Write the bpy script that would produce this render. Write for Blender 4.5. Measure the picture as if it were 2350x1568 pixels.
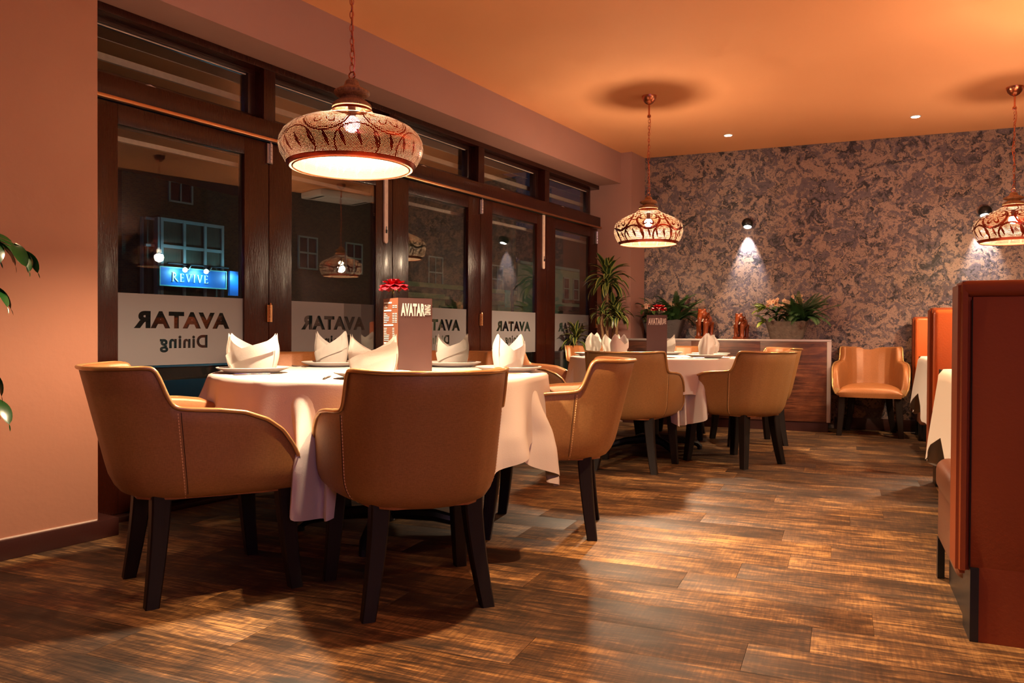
import bpy, bmesh, math, random
from mathutils import Vector, Matrix, Quaternion
from math import sin, cos, pi, radians, sqrt, atan2
random.seed(7)
for o in list(bpy.data.objects): bpy.data.objects.remove(o)
C = bpy.context.scene.collection
SC = bpy.context.scene

# ------------------------------------------------------------------ camera, world, exposure, area lights
cam_d = bpy.data.cameras.new('camera'); cam = bpy.data.objects.new('camera', cam_d); C.objects.link(cam)
cam_d.sensor_width = 36; cam_d.lens = 36 * 1800 / 2350; cam_d.clip_start = .05; cam_d.clip_end = 200
cam.matrix_world = (Matrix.Translation((0, 0, .97)) @ Matrix.Rotation(radians(22.8), 4, 'Z')
                    @ Matrix.Rotation(radians(90 - .63), 4, 'X') @ Matrix.Rotation(radians(.28), 4, 'Z'))
SC.camera = cam
SC.view_settings.view_transform = 'Standard'; SC.view_settings.look = 'None'
SC.view_settings.gamma = 1; SC.view_settings.use_curve_mapping = False
SC.view_settings.exposure = -0.45
SC.cycles.max_bounces = 7; SC.cycles.diffuse_bounces = 3; SC.cycles.transparent_max_bounces = 16
SC.cycles.sample_clamp_indirect = 4.0
SC.cycles.caustics_reflective = False; SC.cycles.caustics_refractive = False
w = bpy.data.worlds.new('night'); SC.world = w; w.use_nodes = True
w.node_tree.nodes['Background'].inputs[0].default_value = (.012, .016, .03, 1)
w.node_tree.nodes['Background'].inputs[1].default_value = 1.0

def light(name, kind, loc, energy, color, **kw):
    d = bpy.data.lights.new(name, kind); d.energy = energy; d.color = color
    o = bpy.data.objects.new(name, d); C.objects.link(o); o.location = loc
    for k, v in kw.items():
        if k == 'rot': o.rotation_euler = v
        else: setattr(d, k, v)
    return o
WARM = (1.0, .60, .30); GOLD = (1.0, .72, .46)
P_PEND = 370; P_DOWN = 400; P_SCONCE = 170; P_STREET = 300; P_UP = 88; P_VIOLET = 42; P_GLOBE = 70
# violet LED strip of the bar behind, warm room beyond the frame
light('led_strip_light', 'AREA', (2.6, -2.6, 2.5), P_VIOLET, (.42, .22, 1.0), size=2.4, size_y=.5, shape='RECTANGLE', rot=(radians(62), 0, radians(28)))

# ------------------------------------------------------------------ materials
def nn(nt, kind, **kw):
    n = nt.nodes.new(kind)
    for k, v in kw.items():
        if k in n.inputs.keys(): n.inputs[k].default_value = v
        else: setattr(n, k, v)
    return n
def newmat(name):
    m = bpy.data.materials.new(name); m.use_nodes = True
    nt = m.node_tree; return m, nt, nt.nodes['Principled BSDF'], nt.links
def mat(name, col, rough=.5, metal=0, spec=.5, bump=0, bscale=80, var=0, vscale=6, emit=None, estr=0, coat=0, sheen=0, stretch=None):
    m, nt, b, L = newmat(name)
    b.inputs['Base Color'].default_value = (*col, 1); b.inputs['Roughness'].default_value = rough
    b.inputs['Metallic'].default_value = metal; b.inputs['Specular IOR Level'].default_value = spec
    b.inputs['Coat Weight'].default_value = coat; b.inputs['Coat Roughness'].default_value = .15
    if emit: b.inputs['Emission Color'].default_value = (*emit, 1); b.inputs['Emission Strength'].default_value = estr
    tc = nn(nt, 'ShaderNodeTexCoord'); co = tc.outputs['Object']
    if stretch:
        mp = nn(nt, 'ShaderNodeMapping'); mp.inputs['Scale'].default_value = stretch; L.new(co, mp.inputs[0]); co = mp.outputs[0]
    if var or bump:
        if var:
            n = nn(nt, 'ShaderNodeTexNoise', Scale=vscale, Detail=5.0); L.new(co, n.inputs['Vector'])
            mx = nn(nt, 'ShaderNodeMix', data_type='RGBA'); L.new(n.outputs['Fac'], mx.inputs[0])
            mx.inputs[6].default_value = (*[c * (1 - var) for c in col], 1); mx.inputs[7].default_value = (*[min(1, c * (1 + var)) for c in col], 1)
            L.new(mx.outputs[2], b.inputs['Base Color'])
        if bump:
            n2 = nn(nt, 'ShaderNodeTexNoise', Scale=bscale, Detail=4.0); L.new(co, n2.inputs['Vector'])
            bp = nn(nt, 'ShaderNodeBump', Strength=bump, Distance=.01); L.new(n2.outputs['Fac'], bp.inputs['Height']); L.new(bp.outputs[0], b.inputs['Normal'])
    return m
def ramp(nt, pts, interp='LINEAR'):
    r = nn(nt, 'ShaderNodeValToRGB'); cr = r.color_ramp; cr.interpolation = interp
    while len(cr.elements) < len(pts): cr.elements.new(.5)
    for e, (p, c) in zip(cr.elements, pts): e.position = p; e.color = (*c, 1) if len(c) == 3 else c
    return r
def mathn(nt, op, a, b=None, c=None):
    n = nt.nodes.new('ShaderNodeMath'); n.operation = op
    for i, v in enumerate((a, b, c)):
        if v is None: continue
        if isinstance(v, (int, float)): n.inputs[i].default_value = v
        else: nt.links.new(v, n.inputs[i])
    return n.outputs[0]

def wood_mat(name, cols, axis='X', scale=1.0, rough=.45, rnd=True, grain=1.0, coat=0, saw=1.0):
    """streaky planks: noise stretched along the grain plus saw marks and knots; shifted per object"""
    m, nt, b, L = newmat(name)
    tc = nn(nt, 'ShaderNodeTexCoord'); oi = nn(nt, 'ShaderNodeObjectInfo')
    mul = nn(nt, 'ShaderNodeVectorMath', operation='SCALE'); 
    cx = nn(nt, 'ShaderNodeCombineXYZ'); L.new(oi.outputs['Random'], cx.inputs[0]); L.new(oi.outputs['Random'], cx.inputs[1]); L.new(oi.outputs['Random'], cx.inputs[2])
    L.new(cx.outputs[0], mul.inputs[0]); mul.inputs['Scale'].default_value = 57.0 if rnd else 0.0
    add = nn(nt, 'ShaderNodeVectorMath', operation='ADD'); L.new(tc.outputs['Object'], add.inputs[0]); L.new(mul.outputs[0], add.inputs[1])
    def mp(s):
        q = nn(nt, 'ShaderNodeMapping'); q.inputs['Scale'].default_value = s; L.new(add.outputs[0], q.inputs[0]); return q.outputs[0]
    st = {'X': (2.6, 20, 20), 'Y': (20, 2.6, 20), 'Z': (20, 20, 2.6)}[axis]; st = tuple(v * scale for v in st)
    fi = {'X': (5, 150, 150), 'Y': (150, 5, 150), 'Z': (150, 150, 5)}[axis]; fi = tuple(v * scale for v in fi)
    n1 = nn(nt, 'ShaderNodeTexNoise', Scale=1.0, Detail=8.0, Roughness=.68, Distortion=1.3); L.new(mp(st), n1.inputs['Vector'])
    n2 = nn(nt, 'ShaderNodeTexNoise', Scale=1.0, Detail=3.0); L.new(mp(fi), n2.inputs['Vector'])
    n3 = nn(nt, 'ShaderNodeTexNoise', Scale=5.0 * scale, Detail=6.0, Roughness=.65); L.new(add.outputs[0], n3.inputs['Vector'])
    sw = {'X': (120, 9, 9), 'Y': (9, 120, 9), 'Z': (9, 9, 120)}[axis]
    n4 = nn(nt, 'ShaderNodeTexNoise', Scale=1.0, Detail=2.0); L.new(mp(tuple(v * scale for v in sw)), n4.inputs['Vector'])
    vo = nn(nt, 'ShaderNodeTexVoronoi', Scale=1.0); L.new(mp({'X': (1.6, 5, 1), 'Y': (5, 1.6, 1), 'Z': (5, 5, 1.6)}[axis]), vo.inputs['Vector'])
    knot = mathn(nt, 'SUBTRACT', 1.0, mathn(nt, 'MINIMUM', mathn(nt, 'MULTIPLY', vo.outputs['Distance'], 6.5), 1.0))
    f = mathn(nt, 'MULTIPLY', n1.outputs['Fac'], .55)
    f = mathn(nt, 'ADD', f, mathn(nt, 'MULTIPLY', n3.outputs['Fac'], .34))
    f = mathn(nt, 'ADD', f, mathn(nt, 'MULTIPLY', n2.outputs['Fac'], .27 * grain))
    f = mathn(nt, 'ADD', f, mathn(nt, 'ADD', mathn(nt, 'MULTIPLY', n4.outputs['Fac'], .13 * saw), .065 * (1 - saw)))
    f = mathn(nt, 'SUBTRACT', f, mathn(nt, 'MULTIPLY', knot, .28))
    if rnd: f = mathn(nt, 'ADD', f, mathn(nt, 'MULTIPLY', mathn(nt, 'SUBTRACT', oi.outputs['Random'], .5), .11))
    r = ramp(nt, [(.49, cols[0]), (.60, cols[1]), (.685, cols[2]), (.80, cols[3])]); L.new(f, r.inputs[0])
    L.new(r.outputs[0], b.inputs['Base Color'])
    rr = nn(nt, 'ShaderNodeMapRange'); L.new(n2.outputs['Fac'], rr.inputs[0]); rr.inputs[3].default_value = rough - .08; rr.inputs[4].default_value = rough + .14
    L.new(rr.outputs[0], b.inputs['Roughness']); b.inputs['Coat Weight'].default_value = coat
    bp = nn(nt, 'ShaderNodeBump', Strength=.25, Distance=.004); L.new(f, bp.inputs['Height']); L.new(bp.outputs[0], b.inputs['Normal'])
    return m

M = {}
M['plank'] = wood_mat('floor wood', [(.009, .005, .003), (.045, .022, .010), (.130, .064, .024), (.44, .245, .085)], 'X', 1.0, .50)
M['plank_base'] = mat('joint', (.012, .008, .006), .9)
M['wall'] = mat('emulsion', (.34, .145, .085), .75, bump=.12, bscale=30, var=.05, vscale=3)
M['wall_dark'] = mat('plum wall paint', (.060, .030, .028), .8, var=.05)
M['beam'] = mat('beam emulsion', (.36, .185, .150), .75, bump=.1, bscale=20, var=.04, vscale=2)
M['ceil'] = mat('ceiling paint', (.86, .385, .175), .8, var=.04, vscale=1.2)
M['frame'] = mat('oxblood gloss paint', (.026, .0045, .002), .24, spec=.25, bump=.35, bscale=140, stretch=(1, 1, .12), coat=.12)
M['frame_d'] = mat('oxblood gloss dark', (.022, .005, .003), .34, bump=.25, bscale=120, stretch=(.2, 1, 1))
M['skirt'] = mat('skirting paint', (.030, .006, .004), .40, bump=.08)
M['bolt'] = mat('pale bolt paint', (.62, .47, .38), .5, var=.25, vscale=40)
M['hinge'] = mat('steel', (.55, .52, .52), .3, metal=.9)
M['brass'] = mat('bronze sheen', (.55, .28, .13), .3, metal=1)
M['leg'] = mat('espresso leg', (.008, .004, .003), .5, spec=.3, bump=.12, bscale=90, stretch=(1, 1, .1))
M['black'] = mat('black iron', (.008, .008, .009), .38, bump=.05)
M['cloth'] = mat('white linen', (.78, .72, .68), .85, bump=.12, bscale=220, spec=.2)
M['napkin'] = mat('napkin linen', (.86, .80, .74), .85, bump=.08, bscale=260, spec=.2)
M['china'] = mat('china', (.86, .82, .76), .18, spec=.5)
M['steel'] = mat('cutlery', (.62, .58, .54), .18, metal=1)
M['menu'] = mat('menu card', (.085, .040, .036), .5, var=.06, vscale=12)
M['menu_side'] = mat('menu card', (.16, .055, .028), .5)
M['print'] = mat('white print', (.85, .82, .76), .6)
M['rose'] = mat('rose petal', (.62, .012, .03), .5, var=.25, vscale=20)
M['stem'] = mat('stem', (.13, .16, .04), .6)
M['leaf'] = mat('leaf', (.035, .085, .015), .42, var=.4, vscale=15)
M['leaf_lime'] = mat('lime leaf', (.24, .38, .03), .42, var=.3, vscale=30)
M['fern'] = mat('fern', (.03, .085, .022), .5, var=.35, vscale=15)
M['ficus'] = mat('ficus leaf', (.010, .055, .010), .25, var=.35, vscale=20)
M['orchid'] = mat('orchid petal', (.72, .46, .30), .5, var=.18, vscale=60)
M['orchid_lip'] = mat('orchid lip', (.45, .05, .05), .5)
M['bark'] = mat('bark', (.16, .085, .035), .8, bump=.6, bscale=60, var=.4, vscale=30)
M['stone'] = mat('rough stone pot', (.15, .11, .085), .75, bump=.9, bscale=45, var=.5, vscale=28)
M['slate'] = mat('grey pot', (.07, .06, .06), .6, bump=.5, bscale=40, var=.3, vscale=18)
M['eleph'] = mat('carved rosewood', (.26, .055, .015), .22, var=.35, vscale=18, coat=.4)
M['alu'] = mat('aluminium trim', (.55, .46, .42), .42, metal=.7)
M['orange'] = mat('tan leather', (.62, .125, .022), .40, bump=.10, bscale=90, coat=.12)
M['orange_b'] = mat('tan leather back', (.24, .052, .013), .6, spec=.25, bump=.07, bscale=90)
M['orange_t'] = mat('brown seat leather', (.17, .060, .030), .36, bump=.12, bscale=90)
M['bulb'] = mat('bulb', (1, .9, .7), .4, emit=(1, .80, .52), estr=60)
M['downl'] = mat('lamp lens', (1, .9, .7), .4, emit=(1, .88, .66), estr=60)
M['white_emit'] = mat('sconce lens', (1, 1, 1), .4, emit=(1, .97, .88), estr=14)
M['white_pl'] = mat('white plastic', (.7, .68, .66), .5)
M['copper'] = mat('copper', (.60, .22, .12), .24, metal=1, var=.3, vscale=60)
M['wood_turn'] = wood_mat('turned mango wood', [(.10, .04, .018), (.22, .10, .045), (.36, .17, .075), (.48, .26, .12)], 'Z', 3, .5, rnd=False)
M['cab'] = wood_mat('walnut laminate', [(.030, .009, .005), (.085, .025, .011), (.15, .046, .018), (.24, .085, .034)], 'X', .8, .35, rnd=False, saw=0, grain=.8)
M['asphalt'] = mat('asphalt', (.055, .055, .058), .85, bump=.3, bscale=60)
M['pave'] = mat('paving', (.16, .155, .15), .85, bump=.3, bscale=40, var=.2, vscale=9)
M['sash'] = mat('white sash', (.42, .45, .46), .5)
M['dark_glass'] = mat('dark window glass', (.01, .012, .014), .08)
M['curtain'] = mat('curtain', (.10, .085, .06), .9, var=.4, vscale=8, stretch=(6, 6, .3))
M['stone_ext'] = mat('bath stone', (.42, .40, .20), .8, var=.15, vscale=3, bump=.2)
M['render'] = mat('pale render', (.42, .43, .34), .85, var=.08, vscale=2)
M['brick_red'] = mat('red sill brick', (.16, .045, .03), .8)
M['slate_roof'] = mat('slate roof', (.02, .022, .026), .7)
M['sign_blue'] = mat('blue sign', (.01, .14, .50), .4)
M['sign_edge'] = mat('sign edge', (.20, .50, .45), .4)
M['sign_white'] = mat('sign letters', (.85, .9, .9), .4)
M['lattice'] = mat('led lattice', (.02, .02, .3), .4, emit=(.06, .05, 1.0), estr=5)
M['globe'] = mat('globe lantern', (.9, .7, .4), .4, emit=(1, .62, .18), estr=2.4)
M['cyan_lamp'] = mat('flood lamp', (1, 1, 1), .4, emit=(.55, .95, 1), estr=30)
M['thread'] = mat('thread', (.80, .52, .24), .6)
M['socket'] = mat('socket', (.3, .28, .26), .4)

# leather of the chairs: metallic bronze with a fine weave
def bronze(name, col, metal=.35, rough=.38):
    m, nt, b, L = newmat(name)
    tc = nn(nt, 'ShaderNodeTexCoord')
    ws = []
    for s in ((14, 14, 90), (90, 90, 14)):
        mp = nn(nt, 'ShaderNodeMapping'); mp.inputs['Scale'].default_value = tuple(v * 5 for v in s); L.new(tc.outputs['Object'], mp.inputs[0])
        n = nn(nt, 'ShaderNodeTexNoise', Scale=1.0, Detail=2.0); L.new(mp.outputs[0], n.inputs['Vector']); ws.append(n.outputs['Fac'])
    f = mathn(nt, 'MULTIPLY', mathn(nt, 'ADD', ws[0], ws[1]), .5)
    r = ramp(nt, [(.36, tuple(c * .84 for c in col)), (.64, tuple(min(1, c * 1.16) for c in col))]); L.new(f, r.inputs[0])
    L.new(r.outputs[0], b.inputs['Base Color'])
    b.inputs['Metallic'].default_value = metal; b.inputs['Roughness'].default_value = rough
    bp = nn(nt, 'ShaderNodeBump', Strength=.18, Distance=.002); L.new(f, bp.inputs['Height']); L.new(bp.outputs[0], b.inputs['Normal'])
    return m
M['bronze'] = bronze('bronze leatherette', (.34, .175, .060), .15, .52)
M['bronze_lit'] = bronze('lamp-lit leatherette', (.33, .125, .040), .15, .44)  # same leatherette, warm lamplight painted into the inner faces and seat
M['bronze_p'] = mat('bronze piping', (.62, .38, .16), .28, metal=.65)

def wallpaper():
    m, nt, b, L = newmat('marbled wallpaper')
    tc = nn(nt, 'ShaderNodeTexCoord'); co = tc.outputs['Object']
    w1 = nn(nt, 'ShaderNodeTexNoise', Scale=4.6, Detail=6.0, Roughness=.60); L.new(co, w1.inputs['Vector'])
    def warp(src, amt):
        s = nn(nt, 'ShaderNodeVectorMath', operation='SUBTRACT'); L.new(src, s.inputs[0]); s.inputs[1].default_value = (.5, .5, .5)
        k = nn(nt, 'ShaderNodeVectorMath', operation='SCALE'); L.new(s.outputs[0], k.inputs[0]); k.inputs['Scale'].default_value = amt
        a = nn(nt, 'ShaderNodeVectorMath', operation='ADD'); L.new(co, a.inputs[0]); L.new(k.outputs[0], a.inputs[1]); return a.outputs[0]
    c1 = warp(w1.outputs['Color'], .75)
    n1 = nn(nt, 'ShaderNodeTexNoise', Scale=5.6, Detail=7.0, Roughness=.68, Distortion=1.4); L.new(c1, n1.inputs['Vector'])
    n2 = nn(nt, 'ShaderNodeTexNoise', Scale=20.0, Detail=5.0, Roughness=.6, Distortion=2.6); L.new(c1, n2.inputs['Vector'])
    n3 = nn(nt, 'ShaderNodeTexNoise', Scale=8.5, Detail=3.0, Distortion=1.0); L.new(c1, n3.inputs['Vector'])
    base = ramp(nt, [(.36, (.006, .005, .008)), (.44, (.020, .016, .023)), (.48, (.075, .058, .072)), (.60, (.135, .100, .118)), (.70, (.035, .028, .038))]); L.new(n1.outputs['Fac'], base.inputs[0])
    # swirls: thin dark and light lines where the finer field crosses levels
    sw = ramp(nt, [(.40, (0, 0, 0)), (.455, (1, 1, 1)), (.49, (0, 0, 0)), (.53, (1, 1, 1)), (.57, (0, 0, 0)), (.62, (1, 1, 1)), (.66, (0, 0, 0))]); L.new(n2.outputs['Fac'], sw.inputs[0])
    zone = ramp(nt, [(.46, (0, 0, 0)), (.55, (1, 1, 1))]); L.new(n3.outputs['Fac'], zone.inputs[0])
    fl = mathn(nt, 'MULTIPLY', sw.outputs[0], zone.outputs[0])
    dark = nn(nt, 'ShaderNodeMix', data_type='RGBA'); L.new(mathn(nt, 'MULTIPLY', zone.outputs[0], .72), dark.inputs[0]); L.new(base.outputs[0], dark.inputs[6]); dark.inputs[7].default_value = (.010, .008, .012, 1)
    mx = nn(nt, 'ShaderNodeMix', data_type='RGBA'); L.new(fl, mx.inputs[0]); L.new(dark.outputs[2], mx.inputs[6]); mx.inputs[7].default_value = (.58, .39, .30, 1)
    L.new(mx.outputs[2], b.inputs['Base Color'])
    L.new(mathn(nt, 'MULTIPLY', fl, .6), b.inputs['Metallic'])
    b.inputs['Roughness'].default_value = .48
    return m
M['paper'] = wallpaper()

def brick():
    m, nt, b, L = newmat('house brick')
    tc = nn(nt, 'ShaderNodeTexCoord'); mp = nn(nt, 'ShaderNodeMapping'); L.new(tc.outputs['Object'], mp.inputs[0]); mp.inputs['Rotation'].default_value = (radians(90), 0, 0)
    br = nn(nt, 'ShaderNodeTexBrick', Scale=4.5); br.inputs['Color1'].default_value = (.12, .07, .04, 1); br.inputs['Color2'].default_value = (.075, .045, .03, 1); br.inputs['Mortar'].default_value = (.11, .10, .08, 1)
    L.new(mp.outputs[0], br.inputs['Vector']); L.new(br.outputs[0], b.inputs['Base Color']); b.inputs['Roughness'].default_value = .85
    return m
M['brick'] = brick()

def glass_mat():
    m, nt, b, L = newmat('window glass'); nt.nodes.remove(b)
    out = nt.nodes['Material Output']
    tr = nn(nt, 'ShaderNodeBsdfTransparent'); tr.inputs[0].default_value = (.86, .88, .88, 1)
    gl = nn(nt, 'ShaderNodeBsdfGlossy', Roughness=.0); gl.inputs[0].default_value = (1, 1, 1, 1)
    fr = nn(nt, 'ShaderNodeFresnel', IOR=1.52); mx = nn(nt, 'ShaderNodeMixShader')
    L.new(mathn(nt, 'MULTIPLY', fr.outputs[0], .42), mx.inputs[0]); L.new(tr.outputs[0], mx.inputs[1]); L.new(gl.outputs[0], mx.inputs[2]); L.new(mx.outputs[0], out.inputs[0])
    return m
M['glass'] = glass_mat()
def film_mat():
    m, nt, b, L = newmat('frosted film')
    b.inputs['Base Color'].default_value = (.27, .25, .255, 1); b.inputs['Roughness'].default_value = .42
    out = nt.nodes['Material Output']; tr = nn(nt, 'ShaderNodeBsdfTranslucent'); tr.inputs[0].default_value = (.3, .3, .32, 1)
    mx = nn(nt, 'ShaderNodeMixShader'); mx.inputs[0].default_value = .35
    L.new(b.outputs[0], mx.inputs[1]); L.new(tr.outputs[0], mx.inputs[2]); L.new(mx.outputs[0], out.inputs[0])
    return m
M['film'] = film_mat()

def linen(name, col, k):
    m = mat(name, col, .85, bump=.10, bscale=240, spec=.2); nt = m.node_tree; b = nt.nodes['Principled BSDF']; out = nt.nodes['Material Output']
    tr = nn(nt, 'ShaderNodeBsdfTranslucent'); tr.inputs[0].default_value = (*col, 1); mx = nn(nt, 'ShaderNodeMixShader'); mx.inputs[0].default_value = k
    nt.links.new(b.outputs[0], mx.inputs[1]); nt.links.new(tr.outputs[0], mx.inputs[2]); nt.links.new(mx.outputs[0], out.inputs[0]); return m
M['napkin'] = linen('napkin linen', (.97, .94, .90), .42)
M['cloth'] = linen('white linen', (.80, .73, .68), .15)
def shade_mat(name, line, dots, hole):
    """perforated metal: rows of small round holes, left solid along a flower and vine drawing"""
    m, nt, b, L = newmat(name); out = nt.nodes['Material Output']
    uv = nn(nt, 'ShaderNodeTexCoord').outputs['UV']; sp = nn(nt, 'ShaderNodeSeparateXYZ'); L.new(uv, sp.inputs[0]); U, V = sp.outputs[0], sp.outputs[1]
    NU, NV = dots
    row = mathn(nt, 'FLOOR', mathn(nt, 'MULTIPLY', V, NV)); odd = mathn(nt, 'MULTIPLY', mathn(nt, 'MODULO', row, 2.0), .5)
    x = mathn(nt, 'SUBTRACT', mathn(nt, 'FRACT', mathn(nt, 'ADD', mathn(nt, 'MULTIPLY', U, NU), odd)), .5)
    y = mathn(nt, 'SUBTRACT', mathn(nt, 'FRACT', mathn(nt, 'MULTIPLY', V, NV)), .5)
    d = mathn(nt, 'SQRT', mathn(nt, 'ADD', mathn(nt, 'MULTIPLY', x, x), mathn(nt, 'MULTIPLY', y, y)))
    holes = mathn(nt, 'LESS_THAN', d, hole)
    # drawing in cells of 1/7 of the circumference
    n = 7.0
    cu = mathn(nt, 'MULTIPLY', mathn(nt, 'SUBTRACT', mathn(nt, 'FRACT', mathn(nt, 'MULTIPLY', U, n)), .5), 1.0)
    cu2 = mathn(nt, 'SUBTRACT', mathn(nt, 'FRACT', mathn(nt, 'ADD', mathn(nt, 'MULTIPLY', U, n), .5)), .5)
    def ring(px, cy, r, wd, asp=1.7):
        yy = mathn(nt, 'MULTIPLY', mathn(nt, 'SUBTRACT', V, cy), asp)
        dd = mathn(nt, 'SQRT', mathn(nt, 'ADD', mathn(nt, 'MULTIPLY', px, px), mathn(nt, 'MULTIPLY', yy, yy)))
        return mathn(nt, 'LESS_THAN', mathn(nt, 'ABSOLUTE', mathn(nt, 'SUBTRACT', dd, r)), wd), dd, yy
    parts = []
    r1, dd, yy = ring(cu, .50, .40, line); parts.append(r1)
    parts.append(ring(cu, .50, .36, line * .35)[0])
    parts.append(ring(cu2, .58, .20, line * .8)[0])
    parts.append(ring(cu2, .98, .42, line)[0]); parts.append(ring(cu2, .14, .34, line)[0])
    # flower: radius varies with the angle
    ang = mathn(nt, 'ARCTAN2', yy, cu)
    pet = mathn(nt, 'MULTIPLY', mathn(nt, 'ABSOLUTE', mathn(nt, 'COSINE', mathn(nt, 'MULTIPLY', ang, 3.0))), .22)
    parts.append(mathn(nt, 'LESS_THAN', mathn(nt, 'ABSOLUTE', mathn(nt, 'SUBTRACT', dd, mathn(nt, 'ADD', pet, .06))), line * 1.3))
    # leaves near the rim and star between
    c3 = mathn(nt, 'SUBTRACT', mathn(nt, 'FRACT', mathn(nt, 'ADD', mathn(nt, 'MULTIPLY', U, n * 4), mathn(nt, 'MULTIPLY', V, 2.0))), .5)
    y3 = mathn(nt, 'MULTIPLY', mathn(nt, 'SUBTRACT', V, .19), 7.0)
    lf = mathn(nt, 'ADD', mathn(nt, 'MULTIPLY', mathn(nt, 'ABSOLUTE', c3), 3.6), mathn(nt, 'MULTIPLY', y3, y3))
    parts.append(mathn(nt, 'LESS_THAN', lf, .34 + line * 4))
    y4 = mathn(nt, 'MULTIPLY', mathn(nt, 'SUBTRACT', V, .58), 1.7)
    st = mathn(nt, 'ADD', mathn(nt, 'SQRT', mathn(nt, 'ABSOLUTE', cu2)), mathn(nt, 'SQRT', mathn(nt, 'ABSOLUTE', y4)))
    parts.append(mathn(nt, 'LESS_THAN', st, .36))
    solid = parts[0]
    for p in parts[1:]: solid = mathn(nt, 'MAXIMUM', solid, p)
    solid = mathn(nt, 'MAXIMUM', solid, mathn(nt, 'LESS_THAN', V, .055)); solid = mathn(nt, 'MAXIMUM', solid, mathn(nt, 'GREATER_THAN', V, .955))
    solid = mathn(nt, 'MAXIMUM', solid, mathn(nt, 'LESS_THAN', mathn(nt, 'ABSOLUTE', mathn(nt, 'SUBTRACT', V, .83)), .012))
    op = mathn(nt, 'MULTIPLY', holes, mathn(nt, 'SUBTRACT', 1.0, solid))
    geo = nn(nt, 'ShaderNodeNewGeometry')
    inner = nn(nt, 'ShaderNodeBsdfPrincipled'); inner.inputs['Base Color'].default_value = (.032, .0145, .0038, 1); inner.inputs['Roughness'].default_value = .6
    b.inputs['Base Color'].default_value = (.30, .045, .022, 1); b.inputs['Metallic'].default_value = .75; b.inputs['Roughness'].default_value = .26
    mi = nn(nt, 'ShaderNodeMixShader'); L.new(geo.outputs['Backfacing'], mi.inputs[0]); L.new(b.outputs[0], mi.inputs[1]); L.new(inner.outputs[0], mi.inputs[2])
    tr = nn(nt, 'ShaderNodeBsdfTransparent'); mx = nn(nt, 'ShaderNodeMixShader')
    L.new(op, mx.inputs[0]); L.new(mi.outputs[0], mx.inputs[1]); L.new(tr.outputs[0], mx.inputs[2]); L.new(mx.outputs[0], out.inputs[0])
    return m
M['shade_a'] = shade_mat('perforated copper', .012, (300, 74), .19)
M['shade_b'] = shade_mat('perforated brass', .028, (220, 52), .36)

def striped_leaf():
    m, nt, b, L = newmat('striped leaf')
    uv = nn(nt, 'ShaderNodeTexCoord').outputs['UV']; sp = nn(nt, 'ShaderNodeSeparateXYZ'); L.new(uv, sp.inputs[0])
    a = mathn(nt, 'ABSOLUTE', mathn(nt, 'SUBTRACT', sp.outputs[0], .5))
    r = ramp(nt, [(.10, (.018, .035, .010)), (.28, (.018, .035, .010)), (.34, (.26, .27, .06)), (.46, (.22, .24, .05))]); L.new(a, r.inputs[0]); L.new(r.outputs[0], b.inputs['Base Color'])
    b.inputs['Roughness'].default_value = .4
    return m
M['striped'] = striped_leaf()

# ------------------------------------------------------------------ mesh helpers
def finish(name, bm, m, parent=None, mw=None, smooth=0, sharp=35):
    bm.normal_update()
    me = bpy.data.meshes.new(name); 
    if smooth:
        for f in bm.faces: f.smooth = True
        lim = radians(sharp)
        for e in bm.edges:
            if len(e.link_faces) == 2 and e.calc_face_angle(0) > lim: e.smooth = False
    bm.to_mesh(me); bm.free()
    ms = m if isinstance(m, (list, tuple)) else [m]
    for q in ms: me.materials.append(q)
    o = bpy.data.objects.new(name, me); C.objects.link(o)
    if parent: o.parent = parent
    if mw is not None: o.matrix_world = mw
    return o
def box(bm, a, b, bev=0, mtx=None, mi=0):
    (x0, y0, z0), (x1, y1, z1) = a, b
    vs = [bm.verts.new(p) for p in ((x0, y0, z0), (x1, y0, z0), (x1, y1, z0), (x0, y1, z0), (x0, y0, z1), (x1, y0, z1), (x1, y1, z1), (x0, y1, z1))]
    fs = [bm.faces.new([vs[i] for i in f]) for f in ((0, 3, 2, 1), (4, 5, 6, 7), (0, 1, 5, 4), (1, 2, 6, 5), (2, 3, 7, 6), (3, 0, 4, 7))]
    for f in fs: f.material_index = mi
    if bev:
        r = bmesh.ops.bevel(bm, geom=list({e for f in fs for e in f.edges}), offset=bev, segments=2, affect='EDGES', profile=.6)
        vs = [v for v in vs if v.is_valid] + list(r['verts'])
    if mtx is not None: bmesh.ops.transform(bm, matrix=mtx, verts=list({v for v in vs if v.is_valid}))
    return vs
def bx(name, a, b, m, parent=None, bev=0, mw=None):
    bm = bmesh.new(); box(bm, a, b, bev); return finish(name, bm, m, parent, mw, smooth=1 if bev else 0)
def tube(bm, pts, rad, n=8, closed=False, cap=True, flat=1.0):
    pts = [Vector(p) for p in pts]; R = rad if isinstance(rad, (list, tuple)) else [rad] * len(pts)
    rings = []; prev = None
    for i, p in enumerate(pts):
        if closed: t = pts[(i + 1) % len(pts)] - pts[i - 1]
        else: t = pts[min(i + 1, len(pts) - 1)] - pts[max(i - 1, 0)]
        t.normalize()
        if prev is None:
            u = t.orthogonal().normalized()
        else:
            u = (prev - t * prev.dot(t))
            if u.length < 1e-6: u = t.orthogonal()
            u.normalize()
        prev = u; v = t.cross(u)
        rings.append([bm.verts.new(p + (u * cos(2 * pi * k / n) + v * sin(2 * pi * k / n) * flat) * R[i]) for k in range(n)])
    m = len(rings)
    for i in range(m if closed else m - 1):
        a, b = rings[i], rings[(i + 1) % m]
        for k in range(n): bm.faces.new((a[k], a[(k + 1) % n], b[(k + 1) % n], b[k]))
    if cap and not closed:
        bm.faces.new(rings[0][::-1]); bm.faces.new(rings[-1])
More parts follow.
